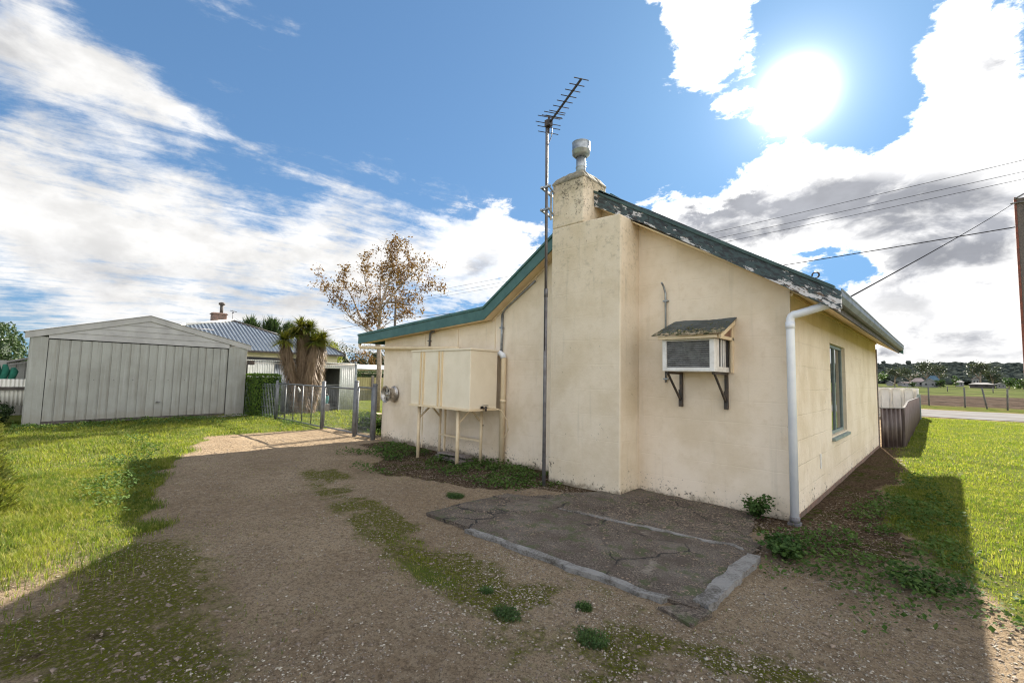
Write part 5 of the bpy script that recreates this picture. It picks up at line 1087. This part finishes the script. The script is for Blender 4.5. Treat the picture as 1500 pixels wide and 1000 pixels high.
# ================================================================== FOLIAGE BUILDERS
def leaf_object(name, centers, spread, per, size, material, parent, flat=1.0, aspect=1.6, seed=None):
    C = np.repeat(np.asarray(centers, float), per, 0); s_ = np.repeat(np.asarray(spread, float), per)
    C = C + rng.standard_normal(C.shape) * s_[:, None] * np.array([1, 1, flat])
    N = rng.standard_normal(C.shape) + [0, 0, .5]; a, b = leafcloud(C, N, size * (.6 + .8 * rng.random(len(C))), aspect=aspect)
    return npmesh(name, a, b, material, parent, 3)
def bush(name, label, cat, loc, rx, ry, h, n, ls, material, inner=M['hedge_inner'], box=False, group=None, jag=.12, trunk=True, z0=0.0):
    """rounded or boxy shrub: lumpy dark core with leaves on and in the shell"""
    root = thing(name, label, cat, loc, group)
    if box:
        q = rng.uniform(-1, 1, (n, 3)); k = rng.integers(0, 5, n); q[k == 0, 0] = -1; q[k == 1, 0] = 1; q[k == 2, 1] = -1; q[k == 3, 1] = 1; q[k == 4, 2] = 1
        q = np.sign(q) * np.abs(q) ** .95
    else:
        q = rng.standard_normal((n, 3)); q /= np.linalg.norm(q, axis=1, keepdims=True)
        lump = fbm(q[:, 0] * 2.2 + loc[0], q[:, 1] * 2.2 + q[:, 2] * 1.7, 1.3, 3); q *= (.62 + .62 * lump + .12 * rng.random(n))[:, None]
    C = q * [rx, ry, h / 2] + [loc[0], loc[1], loc[2] + z0 + h / 2]
    C += rng.standard_normal(C.shape) * jag * min(rx, ry, h) * .35; C[:, 2] = np.maximum(C[:, 2], loc[2] + .02)
    N = q / (np.linalg.norm(q, axis=1, keepdims=True) + 1e-6) + rng.standard_normal(C.shape) * .8
    a, b = leafcloud(C, N, ls * (.6 + .8 * rng.random(n)), aspect=1.5); npmesh('crown', a, b, material, root, 3)
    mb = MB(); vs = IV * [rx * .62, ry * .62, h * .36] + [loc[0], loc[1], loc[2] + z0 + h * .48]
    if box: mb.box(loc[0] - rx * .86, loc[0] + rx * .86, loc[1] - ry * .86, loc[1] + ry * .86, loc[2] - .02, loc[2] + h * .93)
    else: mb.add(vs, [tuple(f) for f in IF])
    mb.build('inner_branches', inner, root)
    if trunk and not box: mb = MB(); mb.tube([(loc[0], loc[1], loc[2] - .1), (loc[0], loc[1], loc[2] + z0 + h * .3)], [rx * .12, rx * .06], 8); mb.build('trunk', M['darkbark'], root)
    return root
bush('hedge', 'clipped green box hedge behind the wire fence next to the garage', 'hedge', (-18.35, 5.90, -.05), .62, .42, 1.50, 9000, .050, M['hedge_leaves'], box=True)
# feathery golden conifers at the left edge
def conifer_bush(label, x, y, r, h, n):
    root = thing('golden_conifer', label, 'shrub', (x, y, -.05), 'golden conifers at the left edge')
    mb = MB(); mb.tube([(x, y, -.1), (x, y, h * .7)], [.05, .02], 8); mb.build('trunk', M['darkbark'], root)
    an = rng.random(n) * 6.28; f = rng.random(n) ** .8; rr = r * (1 - f * .85) * (.55 + .45 * rng.random(n)) * (.8 + .4 * np.sin(an * 5 + f * 9)); z = f * h
    C = np.stack([x + np.cos(an) * rr, y + np.sin(an) * rr, z], 1); out = np.stack([np.cos(an), np.sin(an), .9 + .3 * rng.random(n)], 1) + rng.standard_normal((n, 3)) * .3
    out /= np.linalg.norm(out, axis=1, keepdims=True); side_ = np.cross(out, rng.standard_normal((n, 3))); side_ /= np.linalg.norm(side_, axis=1, keepdims=True); L = .045 * (.6 + .8 * rng.random(n))[:, None]; w_ = .008
    VV = np.stack([C - side_ * w_, C + side_ * w_, C + out * L + side_ * w_ * .5, C + out * L - side_ * w_ * .5], 1).reshape(-1, 3); k = (np.arange(n) * 4)[:, None]
    npmesh('crown', VV, np.concatenate([k + [[0, 1, 2]], k + [[0, 2, 3]]], 0), M['gold_conifer'], root, 3)
    mb = MB(); mb.tube([(x, y, 0), (x, y, h * .5), (x, y, h * .85)], [r * .62, r * .42, .02], 10); mb.build('inner_branches', M['hedge_inner'], root)
conifer_bush('taller golden conifer shrub at the left edge beside the fence', -8.45, -.50, .48, 1.38, 16000)
conifer_bush('lower golden conifer shrub at the left edge, nearer the camera', -7.55, -.36, .36, .80, 11000)
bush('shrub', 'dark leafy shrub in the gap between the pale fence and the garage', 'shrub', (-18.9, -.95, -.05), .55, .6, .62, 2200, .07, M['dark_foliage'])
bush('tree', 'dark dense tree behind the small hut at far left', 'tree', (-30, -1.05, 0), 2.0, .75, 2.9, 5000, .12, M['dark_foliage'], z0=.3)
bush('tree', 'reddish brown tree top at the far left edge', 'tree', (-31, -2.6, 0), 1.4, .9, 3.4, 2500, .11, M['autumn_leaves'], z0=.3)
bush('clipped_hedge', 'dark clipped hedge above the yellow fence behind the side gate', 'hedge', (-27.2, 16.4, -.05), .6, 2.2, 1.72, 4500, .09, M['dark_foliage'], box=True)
bush('shrub', 'small bright green shrub inside the side gate by the cottage', 'shrub', (-11.05, 7.2, -.05), .35, .35, .75, 2200, .045, M['weed_leaves'])
bush('shrub', 'grey-green low shrub behind the wire gate leaf', 'shrub', (-12.35, 6.9, -.05), .55, .40, .45, 2500, .045, M['weed_leaves'])
for x, y, r, h, mm_, lb in ((-46, 22.0, 2.4, 4.2, 'grey_foliage', 'grey twiggy tree far behind the white shed corner'), (-44, 23.6, 1.6, 3.4, 'autumn_leaves', 'orange-leaved tree far behind the side gate'), (-45, 25.8, 2.2, 4.3, 'grey_foliage', 'grey-green tree just left of the cottage, far away'), (-43, 27.5, 2.4, 4.6, 'autumn_leaves', 'brown-leaved far tree hidden partly by the cottage corner'), (-30.5, 13.9, .9, 3.0, 'gold_conifer', 'yellow-green bush at the right end of the neighbour house')):
    bush('tree', lb, 'tree', (x, y, 0), r, r * .8, h, 1500 if r > 1 else 1300, .17, M[mm_], z0=.4, jag=.3)
# spiky conifers behind the neighbour's house
def spiky(label, x, y, h, r):
    root = thing('conifer', label, 'tree', (x, y, 0), 'dark conifers behind the neighbour house')
    mb = MB(); mb.tube([(x, y, 0), (x, y, h)], [.2, .03], 8); mb.build('trunk', M['darkbark'], root)
    V_, F_ = [], []; n = 5200; an = rng.random(n) * 6.28; f = rng.random(n) ** .6; lob = .55 + .45 * np.sin(an * 4 + f * 6); lob = np.clip(np.sin(an * 4.5) ** 2 * (1 - .3 * np.sin(f * 17)), 0, 1); rr = r * (.35 + .75 * np.sin(np.pi * (.25 + .7 * f))) * lob * rng.random(n) ** .5 + .08
    C = np.stack([x + np.cos(an) * rr, y + np.sin(an) * rr, h * (.2 + .62 * f) + h * .22 * rng.random(n) * (1 - .6 * rr / r)], 1); up = np.stack([np.cos(an) * .5, np.sin(an) * .5, np.ones(n)], 1) + rng.standard_normal((n, 3)) * .25
    sd2 = np.cross(up, rng.standard_normal((n, 3))); sd2 /= np.linalg.norm(sd2, axis=1, keepdims=True); L = .34 * (.5 + rng.random(n))[:, None]
    VV = np.stack([C - sd2 * .035, C + sd2 * .035, C + up * L], 1).reshape(-1, 3); npmesh('crown', VV, np.arange(3 * n).reshape(-1, 3), M['dark_foliage'], root, 3)
spiky('dark conifer top nearest the neighbour house chimney', -38, 11.1, 5.4, 1.0)
spiky('broad dark conifer top beside the palm-like tree', -38, 12.6, 5.5, 1.15)
spiky('small dark conifer top just left of the palm-like tree', -38, 13.9, 5.3, .7)

# palm-like cabbage tree with skirts of dead leaves
cbt = thing('cabbage_tree', 'multi-headed spiky palm-like tree with shaggy skirts of dead leaves', 'tree', (-18.45, 7.35, -.05))
mb = MB()
stems_ = [((-18.40, 7.20, -.1), (-18.45, 7.02, 1.4), (-18.45, 6.62, 2.75)), ((-18.40, 7.5, -.1), (-18.45, 7.35, 1.8), (-18.45, 7.33, 3.3)), ((-18.40, 7.7, -.1), (-18.35, 7.85, 1.5), (-18.35, 7.95, 2.85)), ((-18.3, 7.3, -.1), (-18.15, 7.5, 1.6), (-18.1, 7.62, 2.75))]
for s_ in stems_: mb.tube(s_, [.14, .11, .07], 8)
mb.build('trunk', M['bark'], cbt)
V_, F_ = [], []; off_ = 0
def sword(C, D, L, wd, droop):
    """long narrow leaf: 3 segments"""
    global off_
    n = len(C); D = D / np.linalg.norm(D, axis=1, keepdims=True); s3 = np.cross(D, [0, 0, 1.0]) + 1e-4; s3 /= np.linalg.norm(s3, axis=1, keepdims=True)
    ring_ = []
    for f, q in ((0, .6), (.35, 1), (.7, .7), (1, 0.04)):
        P = C + D * (L * f)[:, None] - np.array([0, 0, 1.0]) * (L * droop * f * f)[:, None]; ring_ += [P - s3 * wd * q, P + s3 * wd * q]
    VV = np.stack(ring_, 1).reshape(-1, 3); k = (np.arange(n) * 8)[:, None]; FF = np.concatenate([k + [[2 * i, 2 * i + 1, 2 * i + 3, 2 * i + 2]] for i in range(3)], 0)
    return VV, FF
def skirt(p_lo, p_hi, r_hi, r_lo, n):
    f = rng.random(n); C = np.array(p_lo)[None] * (1 - f)[:, None] + np.array(p_hi)[None] * f[:, None]; an = rng.random(n) * 6.28; rr = (r_lo + (r_hi - r_lo) * f) * (.45 + .55 * rng.random(n))
    C = C + np.stack([np.cos(an) * rr, np.sin(an) * rr, np.zeros(n)], 1); D = np.stack([np.cos(an) * .35, np.sin(an) * .35, -np.ones(n)], 1) + rng.standard_normal((n, 3)) * .14
    return sword(C, D, .30 + .30 * rng.random(n), .011, .2)
parts_ = []
for (lo, mid, hi), (rl, rh), n in zip(stems_, ((.05, .15), (.10, .17), (.08, .15), (.08, .14)), (1500, 3000, 2200, 1800)):
    parts_.append(skirt(mid, hi, rh, rl + .06, n * 2 // 3)); parts_.append(skirt((lo[0], lo[1], .35), mid, rl + .06, rl * .6, n // 2))
VV = np.concatenate([a for a, b in parts_]); o_ = 0; FF = []
for a, b in parts_: FF.append(b + o_); o_ += len(a)
npmesh('dead_leaf_skirt', VV, np.concatenate(FF), M['dead_leaves'], cbt, 4)
for hx, hy, hz, hr_ in ((-18.45, 6.60, 2.78, .62), (-18.45, 7.20, 3.35, .66), (-18.45, 7.55, 3.30, .60), (-18.35, 8.02, 2.90, .66), (-18.1, 7.62, 2.78, .58), (-18.5, 7.05, 3.05, .5)):
    n = 300; an = rng.random(n) * 6.28; e = np.arcsin(rng.uniform(-.35, 1, n)); D = np.stack([np.cos(an) * np.cos(e), np.sin(an) * np.cos(e), np.sin(e)], 1)
    C = np.array([hx, hy, hz])[None] + D * .05; a, b = sword(C, D, hr_ * (.62 + .42 * rng.random(n)), .022, .30); npmesh('leaf_head', a, b, M['sword_leaves'], cbt, 4)

# brown-leaved tree between shed and cottage
tr = thing('brown_leaved_tree', 'open slender tree with pale branches and sparse brown autumn leaves', 'tree', (-17.6, 10.2, -.05))
LAT = Vector((.72, .69, 0)); T0 = Vector((-17.6, 10.2, -.1))
def tp(a, z, d=0): return T0 + LAT * a + Vector((-.69, .72, 0)) * d + Vector((0, 0, z + .1))
mb = MB(); tips = []
mains = [([(0, -.1, 0), (.02, 1.6, 0), (-.05, 3.0, 0), (-.08, 3.6, 0)], .12, .075),
         ([(-.05, 2.6, 0), (-.35, 3.3, .1), (-.95, 4.0, .2), (-1.35, 4.8, .3), (-1.75, 5.5, .3)], .062, .02),
         ([(-.08, 3.6, 0), (-.0, 4.5, -.1), (.28, 5.4, -.2), (.5, 6.1, -.2), (.35, 6.6, -.1)], .062, .015),
         ([(-.08, 3.6, 0), (-.15, 4.6, .3), (-.25, 5.5, .5), (-.2, 6.3, .5)], .052, .014),
         ([(-.02, 4.3, -.1), (.5, 4.9, -.3), (1.1, 5.6, -.4), (1.8, 6.2, -.4)], .042, .012),
         ([(.05, 4.6, -.1), (.7, 4.75, .3), (1.4, 5.2, .5), (1.75, 5.4, .5)], .032, .010),
         ([(-.35, 3.4, .1), (-1.2, 3.9, -.3), (-1.8, 4.8, -.4), (-2.3, 5.2, -.4)], .035, .010),
         ([(-.12, 4.2, .1), (-.7, 4.9, .5), (-1.0, 5.8, .6), (-.9, 6.3, .6)], .032, .010),
         ([(.3, 5.4, -.2), (.9, 6.1, .2), (1.3, 6.6, .2)], .025, .008), ([(-.2, 3.0, 0), (-.5, 3.4, -.5), (-.9, 3.7, -.8)], .02, .006), ([(0, 3.5, 0), (.35, 3.9, .3), (.8, 4.1, .5)], .02, .006)]
for pts, r0, r1 in mains:
    P = [tp(*q) for q in pts]; n_ = len(P); mb.tube(P, [r0 + (r1 - r0) * i / (n_ - 1) for i in range(n_)], 8)
    if pts[0][1] < 0: continue
    for i in range(1, n_):
        for k in range(4):
            f = random.random(); b_ = P[i - 1].lerp(P[i], f); dr = (P[i] - P[i - 1]).normalized() * .7 + Vector((random.gauss(0, .6), random.gauss(0, .6), random.gauss(.35, .45))); L = .45 + .5 * random.random(); e1 = b_ + dr.normalized() * L * .5; e2 = e1 + (dr.normalized() + Vector((random.gauss(0, .3), random.gauss(0, .3), .2))).normalized() * L * .6
            mb.tube([b_, e1, e2], [.012, .008, .004], 5, False); tips += [e1, e2]
            for kk in range(2): e3 = e2 + Vector((random.gauss(0, .18), random.gauss(0, .18), random.gauss(.08, .15))); mb.tube([e1 if kk else e2, e3], [.005, .003], 4, False); tips.append(e3)
    tips.append(P[-1])
mb.build('trunk', M['bark'], tr)
tips = [q for q in tips if q.z > 3.6]
cl_ = [random.choice(tips) for _ in range(46)]
keep = [q for q in tips if min((q - c_).length for c_ in cl_) < .36 or random.random() < .36]
leaf_object('crown', [list(q) for q in keep], [.11] * len(keep), 22, .105, M['autumn_leaves'], tr, aspect=1.8)

# ================================================================== POLES AND WIRES
up_ = thing('utility_pole', 'dark timber power pole with a crossarm seen beside the brown tree', 'pole', (-45.2, 28, 0))
mb = MB(); mb.tube([(-45.2, 28, -.2), (-45.2, 28, 10.3)], [.20, .14], 10); mb.build('pole_shaft', M['polewood'], up_)
mb = MB(); mb.bar((-45.2, 26.9, 9.6), (-45.2, 29.9, 9.6), .14, .16); mb.build('crossarm', M['polewood'], up_)
for y in (27.0, 29.0, 29.8): mb = MB(); mb.lathe((-45.2, y, 9.68), (0, 0, 1), [(.03, 0), (.06, .08), (.05, .14), (.07, .2), (.04, .28), (0, .28)], 8); mb.build('insulator', M['polewood'], up_)
for y, z, lb in ((27.47, (9.95, 10.42, 10.92), 'uppermost of the three parallel overhead power wires'), (29.0, (9.95, 10.50, 10.92), 'middle one of the three parallel overhead power wires'), (30.06, (9.95, 10.49, 10.92), 'lowest of the three parallel overhead power wires')):
    xs_ = np.linspace(-45.2, 70, 60); yy = np.interp(xs_, [-45.2, -9.5], [27.0 + (y - 27.47) * 1.08, y]); co = np.polyfit([-45.2, -9.5, 2.65], z, 2); zs = np.where(xs_ < 12, np.polyval(co, xs_), np.polyval(co, 12) + (xs_ - 12) * .04)
    mb = MB(); mb.tube(list(zip(xs_, yy, zs)), .011, 5); tag(mb.build('power_wire', M['wire']), lb, 'wire', 'overhead power wires')
sp_ = thing('power_pole', 'tall power pole of rust-red steel edges around a dark concrete core at the right edge', 'pole', (2.42, 28, 0))
mb = MB(); mb.prism([(2.29, 27.93, -.2), (2.29, 28.07, -.2), (2.36, 28.07, -.2), (2.36, 27.93, -.2)], (.02, 0, 9.75)); mb.build('steel_edge', M['rust_pole'], sp_)
mb = MB(); mb.prism([(2.62, 27.93, -.2), (2.62, 28.07, -.2), (2.69, 28.07, -.2), (2.69, 27.93, -.2)], (-.02, 0, 9.75)); mb.build('steel_edge', M['rust_pole'], sp_)
mb = MB(); mb.prism([(2.361, 27.96, -.2), (2.361, 28.04, -.2), (2.619, 28.04, -.2), (2.619, 27.96, -.2)], (0, 0, 9.70)); mb.build('concrete_core', M['pole_grey'], sp_)
mb = MB(); mb.tube([(2.2, 27.9, 9.3), (2.8, 27.9, 9.3)], .03, 6); mb.tube([(2.3, 27.85, 9.44), (2.6, 27.85, 9.62)], .03, 6); mb.build('bolt_cap', M['dull_zinc'], sp_)
def cable(label, P, Q, sag, r):
    P, Q = Vector(P), Vector(Q); mb = MB(); mb.tube([P.lerp(Q, i / 24) - Vector((0, 0, sag * 4 * (i / 24) * (1 - i / 24))) for i in range(25)], r, 5); tag(mb.build('service_cable', M['wire']), label, 'cable')
cable('thick black cable running from the red pole behind the cottage roof', (2.3, 28, 8.30), (-45.2, 28, 7.75), .35, .022)
cable('thin service cable sloping from the top of the red pole down to the cottage roof', (2.3, 27.9, 9.3), (-.90, 6.9, 2.63), .05, .010)
cable('black cable continuing left from the timber power pole over the neighbour house', (-45.2, 28, 7.75), (-95, 26, 7.3), .4, .022)

# ================================================================== RIGHT-HAND SIDE
bf = thing('brown_corrugated_fence', 'low brown corrugated sheet fence around the front corner of the cottage yard', 'fence', (-.85, 15.6, 0))
mb = MB(); mb.corr((-1.27, 15.10, 0), (-.86, 15.62, 0), -.05, .985, .030, .12, top=lambda f: .985)
mb.build('end_sheet', M['brownsheet'], bf, solid=.006)
mb = MB(); mb.corr((-.85, 15.64, 0), (-1.0, 28.8, 0), -.05, 1.0, .030, .12, top=lambda f: .99 + .13 * float(sstep(np.array(f), .02, .22)) - .10 * f, n_per=4)
mb.build('side_sheet', M['brownsheet'], bf, solid=.006)
mb = MB(); mb.bar((-1.27, 15.09, 1.0), (-.85, 15.62, 1.0), .05, .025)
pt_ = [(-.85 - .15 * f, 15.64 + 13.16 * f, .99 + .13 * float(sstep(np.array(f), .02, .22)) - .10 * f + .012) for f in np.linspace(0, 1, 24)]
for a, b in zip(pt_[:-1], pt_[1:]): mb.bar(a, b, .045, .016)
mb.build('capping', M['fencecap'], bf)
mb = MB(); mb.box(-.875, -.825, 15.61, 15.66, -.1, .98); mb.build('corner_post', M['brownsheet'], bf)
mb = MB(); mb.box(-1.06, -.93, 28.8, 28.95, -.1, 1.18); mb.build('end_post', M['frame'], bf)
wf = thing('white_panel_fence', 'pale ribbed steel panel fence beyond the brown corrugated fence', 'fence', (-2.5, 29, 0))
mb = MB(); mb.corr((-9, 29.2, 0), (-1.06, 29.2, 0), .0, 1.42, .10, .42, 'rib'); mb.corr((-1.03, 29.25, 0), (-1.06, 31.2, 0), .0, 1.42, .10, .42, 'rib'); mb.build('panel', M['fencewhite'], wf, solid=.01)
mb = MB(); mb.bar((-9, 29.16, 1.43), (-1.03, 29.16, 1.43), .05, .05); mb.bar((-9, 29.16, .03), (-1.03, 29.16, .03), .05, .06)
for x in (-8.9, -6.3, -3.6, -1.05): mb.bar((x, 29.15, -.1), (x, 29.15, 1.44), .06, .07)
mb.build('frame', M['offwhite'], wf)
# farm fence across the paddock
px0 = [(-5.3, 51.5, 0), (-3.2, 50.3, 0), (-1.1, 49.2, 0), (.91, 48.3, 0), (2.05, 47.6, -9), (2.95, 46.6, 2), (5.0, 45.9, 0), (7.1, 45.1, 1), (9.2, 44.4, 0)]
names = ['left of the view', 'second from the left, by the pale fence', 'nearest the pale fence in the gap', 'upright in the middle of the gap', 'leaning left', 'just right of the leaning post', 'near the red pole', 'right of the red pole', 'farthest right']
for (x, y, tilt), nm in zip(px0, names):
    dx = math.tan(R(tilt)) * 1.5; root = thing('farm_fence_post', 'weathered farm fence post, ' + nm, 'post', (x, y, 0), 'farm fence posts along the paddock')
    mb = MB(); mb.tube([(x, y, -.2), (x + dx, y, 1.5)], .05, 7); mb.build('post_shaft', M['farmpost'], root)
mb = MB()
for z in (.35, .7, 1.05, 1.38): mb.tube([(x, y, z) for x, y, t_ in px0], .012, 4, False)
tag(mb.build('fence_wires', M['farmpost']), 'four thin wires strung along the weathered farm posts', 'wire fence')
# a second row of small posts far across the field
q = MB(); q.tube([(0, 0, -.2), (0, 0, 1.5)], .10, 6); 
far0 = None
for i in range(12):
    x = -34 + i * 8.5; y = 176 + 5 * math.sin(i)
    if far0 is None:
        far0 = thing('far_field_post', 'tiny dark post on the far side of the ploughed paddock', 'post', (0, 0, 0), 'tiny posts on the far side of the paddock'); q.build('post_shaft', M['farmpost'], far0); far0.location = (x, y, 0)
    else: copy_tree(far0, (x, y, 0))

# far houses
def far_house(label, x0, x1, y, z0, ze, zr, wallm, roofm, dpt=9, hip=True):
    root = thing('far_house', label, 'house', ((x0 + x1) / 2, y, z0), 'distant farm buildings below the wooded hill')
    mb = MB(); mb.box(x0, x1, y, y + dpt, z0 - .5, ze)
    if not hip: mb.prism([(x0, y, ze), (x1, y, ze), ((x0 + x1) / 2, y, zr)], (0, dpt, 0))
    mb.build('wall', wallm, root)
    mb = MB(); e = .4
    if hip: w_ = (x1 - x0) * .28; mb.add([(x0 - e, y - e, ze), (x1 + e, y - e, ze), (x1 + e, y + dpt + e, ze), (x0 - e, y + dpt + e, ze), (x0 + w_, y + dpt / 2, zr), (x1 - w_, y + dpt / 2, zr)], [(0, 1, 5, 4), (1, 2, 5), (2, 3, 4, 5), (3, 0, 4)])
    else:
        m_ = (x0 + x1) / 2
        mb.prism([(x0 - e, y - e, ze - .1), (m_, y - e, zr + .05), (m_, y - e, zr + .25), (x0 - e, y - e, ze + .1)], (0, dpt + 2 * e, 0)); mb.prism([(m_, y - e, zr + .05), (x1 + e, y - e, ze - .1), (x1 + e, y - e, ze + .1), (m_, y - e, zr + .25)], (0, dpt + 2 * e, 0))
    mb.build('roof', roofm, root)
    mb = MB(); w_ = (x1 - x0); mb.box(x0 + w_ * .2, x0 + w_ * .32, y - .06, y - .01, z0 + .8, ze - .5); mb.box(x0 + w_ * .62, x0 + w_ * .74, y - .06, y - .01, z0 + .8, ze - .5); mb.build('window', M['dark'], root)
gzz = lambda y: 10 * max(0, min(1, (y - 200) / 400)) ** 2
far_house('far house with a pinkish hipped roof', -13.8, -8.2, 318, 1, 3.4, 5.4, M['palewall'], M['farroof'])
far_house('white gabled far building right of the pink-roofed house', -9.3, -3.4, 312, 1, 3.0, 5.0, M['palewall'], M['palewall'], 8, False)
far_house('far house with a blue-grey roof behind the white gable', -8.0, -3.0, 338, 1.3, 4.6, 7.0, M['palewall'], M['farblue'])
far_house('long low dark far shed on the right', 8.0, 16.5, 318, 1, 2.7, 3.6, M['polewood'], M['palewall'], 7)
far_house('small pale far shed by the round bush', 17.6, 20.5, 324, 1, 2.9, 3.6, M['palewall'], M['palewall'], 6, False)
far_house('small white far building at the left of the gap', -24, -21.4, 322, 1, 2.3, 3.4, M['palewall'], M['palewall'], 5, False)
far_house('small pale far hut left of the pink-roofed house', -19.6, -17.4, 326, 1, 2.4, 3.2, M['palewall'], M['palewall'], 5, False)
far_house('grey flat far building in front of the pink-roofed house', -17.0, -13.0, 310, .9, 2.7, 3.1, simple('far_grey_wall', (.32, .31, .33), (.28, .27, .29), .5, .8, 0, 0), M['farroof'], 5)
far_house('pale upper far house beneath the tall gum', 9.8, 12.8, 350, 1.6, 5.2, 6.4, M['palewall'], M['farroof'], 6, False)
far_house('pale far roof in the middle of the gap', 3.4, 6.4, 344, 1.4, 3.8, 4.7, M['palewall'], M['palewall'], 6)
# far trees standing alone in front of the wood
def far_tree(label, x, y, z0, r, h, mm_='gum_foliage', n=900, ls=.62, tall=.35):
    root = thing('far_tree', label, 'tree', (x, y, z0), 'separate trees below the wooded hill')
    mb = MB(); mb.tube([(x, y, z0 - .5), (x + r * .1, y, z0 + h * .6)], [r * .09, r * .04], 6)
    for k in range(3): a_ = random.random() * 6.28; mb.tube([(x, y, z0 + h * .3), (x + math.cos(a_) * r * .6, y + math.sin(a_) * r * .6, z0 + h * .7)], [r * .05, r * .02], 5)
    mb.build('trunk', M['bark'], root)
    nl = 9; an = rng.random(nl) * 6.28; rr = r * .62 * rng.random(nl) ** .5; cc = np.stack([x + np.cos(an) * rr, y + np.sin(an) * rr, z0 + h * (tall + (1 - tall) * (.15 + .72 * rng.random(nl)))], 1)
    leaf_object('crown', cc, r * (.16 + .12 * rng.random(nl)), n // nl, ls, M[mm_], root, .8, 1.2)
far_tree('broad far tree at the left edge of the gap', -26.5, 300, .6, 5.5, 7.5, 'garden_green'); far_tree('rounded far gum second from the left', -21.5, 335, 1.3, 4.6, 10.0); far_tree('wide low far gum left of the pink-roofed house', -15.5, 345, 1.5, 6.2, 9.2); far_tree('tall spreading far gum above the pink roof', -8.5, 352, 1.6, 5.4, 13.5); far_tree('spreading far gum behind the white gable', -3.6, 350, 1.6, 5.2, 11.4)
far_tree('dark round far bush beside the white gable', -2.4, 310, .9, 2.3, 3.6, 'dark_foliage', 500, .5, .05); far_tree('narrow pale-green far tree in the middle of the gap', 3.0, 316, 1.0, 1.7, 6.6, 'garden_green', 500, .45, .1); far_tree('tall far gum right of the middle', 12.6, 350, 1.6, 6.0, 13.6, n=1400); far_tree('shorter far gum at the right of the tall gum', 17.5, 356, 1.7, 4.6, 9.5)
far_tree('round green far bush near the red pole', 20.6, 312, .9, 3.3, 5.0, 'garden_green', 800, .5, .05); far_tree('second green far bush behind the red pole', 25.4, 316, .9, 3.5, 4.8, 'garden_green', 800, .5, .05); far_tree('small dark far bush at left below the rounded gum', -12.6, 306, .8, 1.6, 2.4, 'dark_foliage', 400, .4, .05)
far_tree('orange-tinted low far bush by the far left hut', -27.8, 296, .7, 2.0, 3.0, 'grey_foliage', 400, .4, .05); far_tree('grey-green far tree beyond the right frame edge', 32, 330, 1.2, 5, 9)
# wooded hill
hx = np.linspace(-520, 520, 105); hy = np.linspace(380, 900, 27); HX, HY = np.meshgrid(hx, hy)
def hillz(x, y): return 1.5 + 18.5 * sstep(y, 380, 640) * (.86 + .16 * fbm(x, y, .006, 3)) - 6 * sstep(y, 700, 900) - .012 * np.abs(x)
HZ = hillz(HX, HY) - 1; hw = len(hx); i2, j2 = np.meshgrid(np.arange(len(hy) - 1), np.arange(hw - 1), indexing='ij'); q0 = (i2 * hw + j2).ravel()
hills = npmesh('hills', np.stack([HX.ravel(), HY.ravel(), HZ.ravel()], 1), np.stack([q0, q0 + 1, q0 + hw + 1, q0 + hw], 1), simple('hill_earth', (.030, .036, .030), (.045, .05, .04), .02, .95, 0, 0), None, 4, True); tag(hills, kind='structure')
n = 5200; fx = rng.uniform(-1, 1, n); fy = 385 + 275 * rng.random(n) ** .9; fx = fx * fy * .42; fz = hillz(fx, fy)
cc = np.stack([fx, fy, fz + 2.6 + 2.2 * rng.random(n)], 1); cc = np.concatenate([cc, cc + rng.standard_normal(cc.shape) * [3.2, 3.2, 1.2], cc + rng.standard_normal(cc.shape) * [3.2, 3.2, 1.4]]); cc[:, 2] -= 1.5
fo = stones('forest', cc, 1.2 + 1.9 * rng.random(len(cc)), M['forest_canopy'], .85, False)
tag(fo, 'dark grey-green gum forest covering the low hill beyond the paddock', 'forest', kind='stuff')
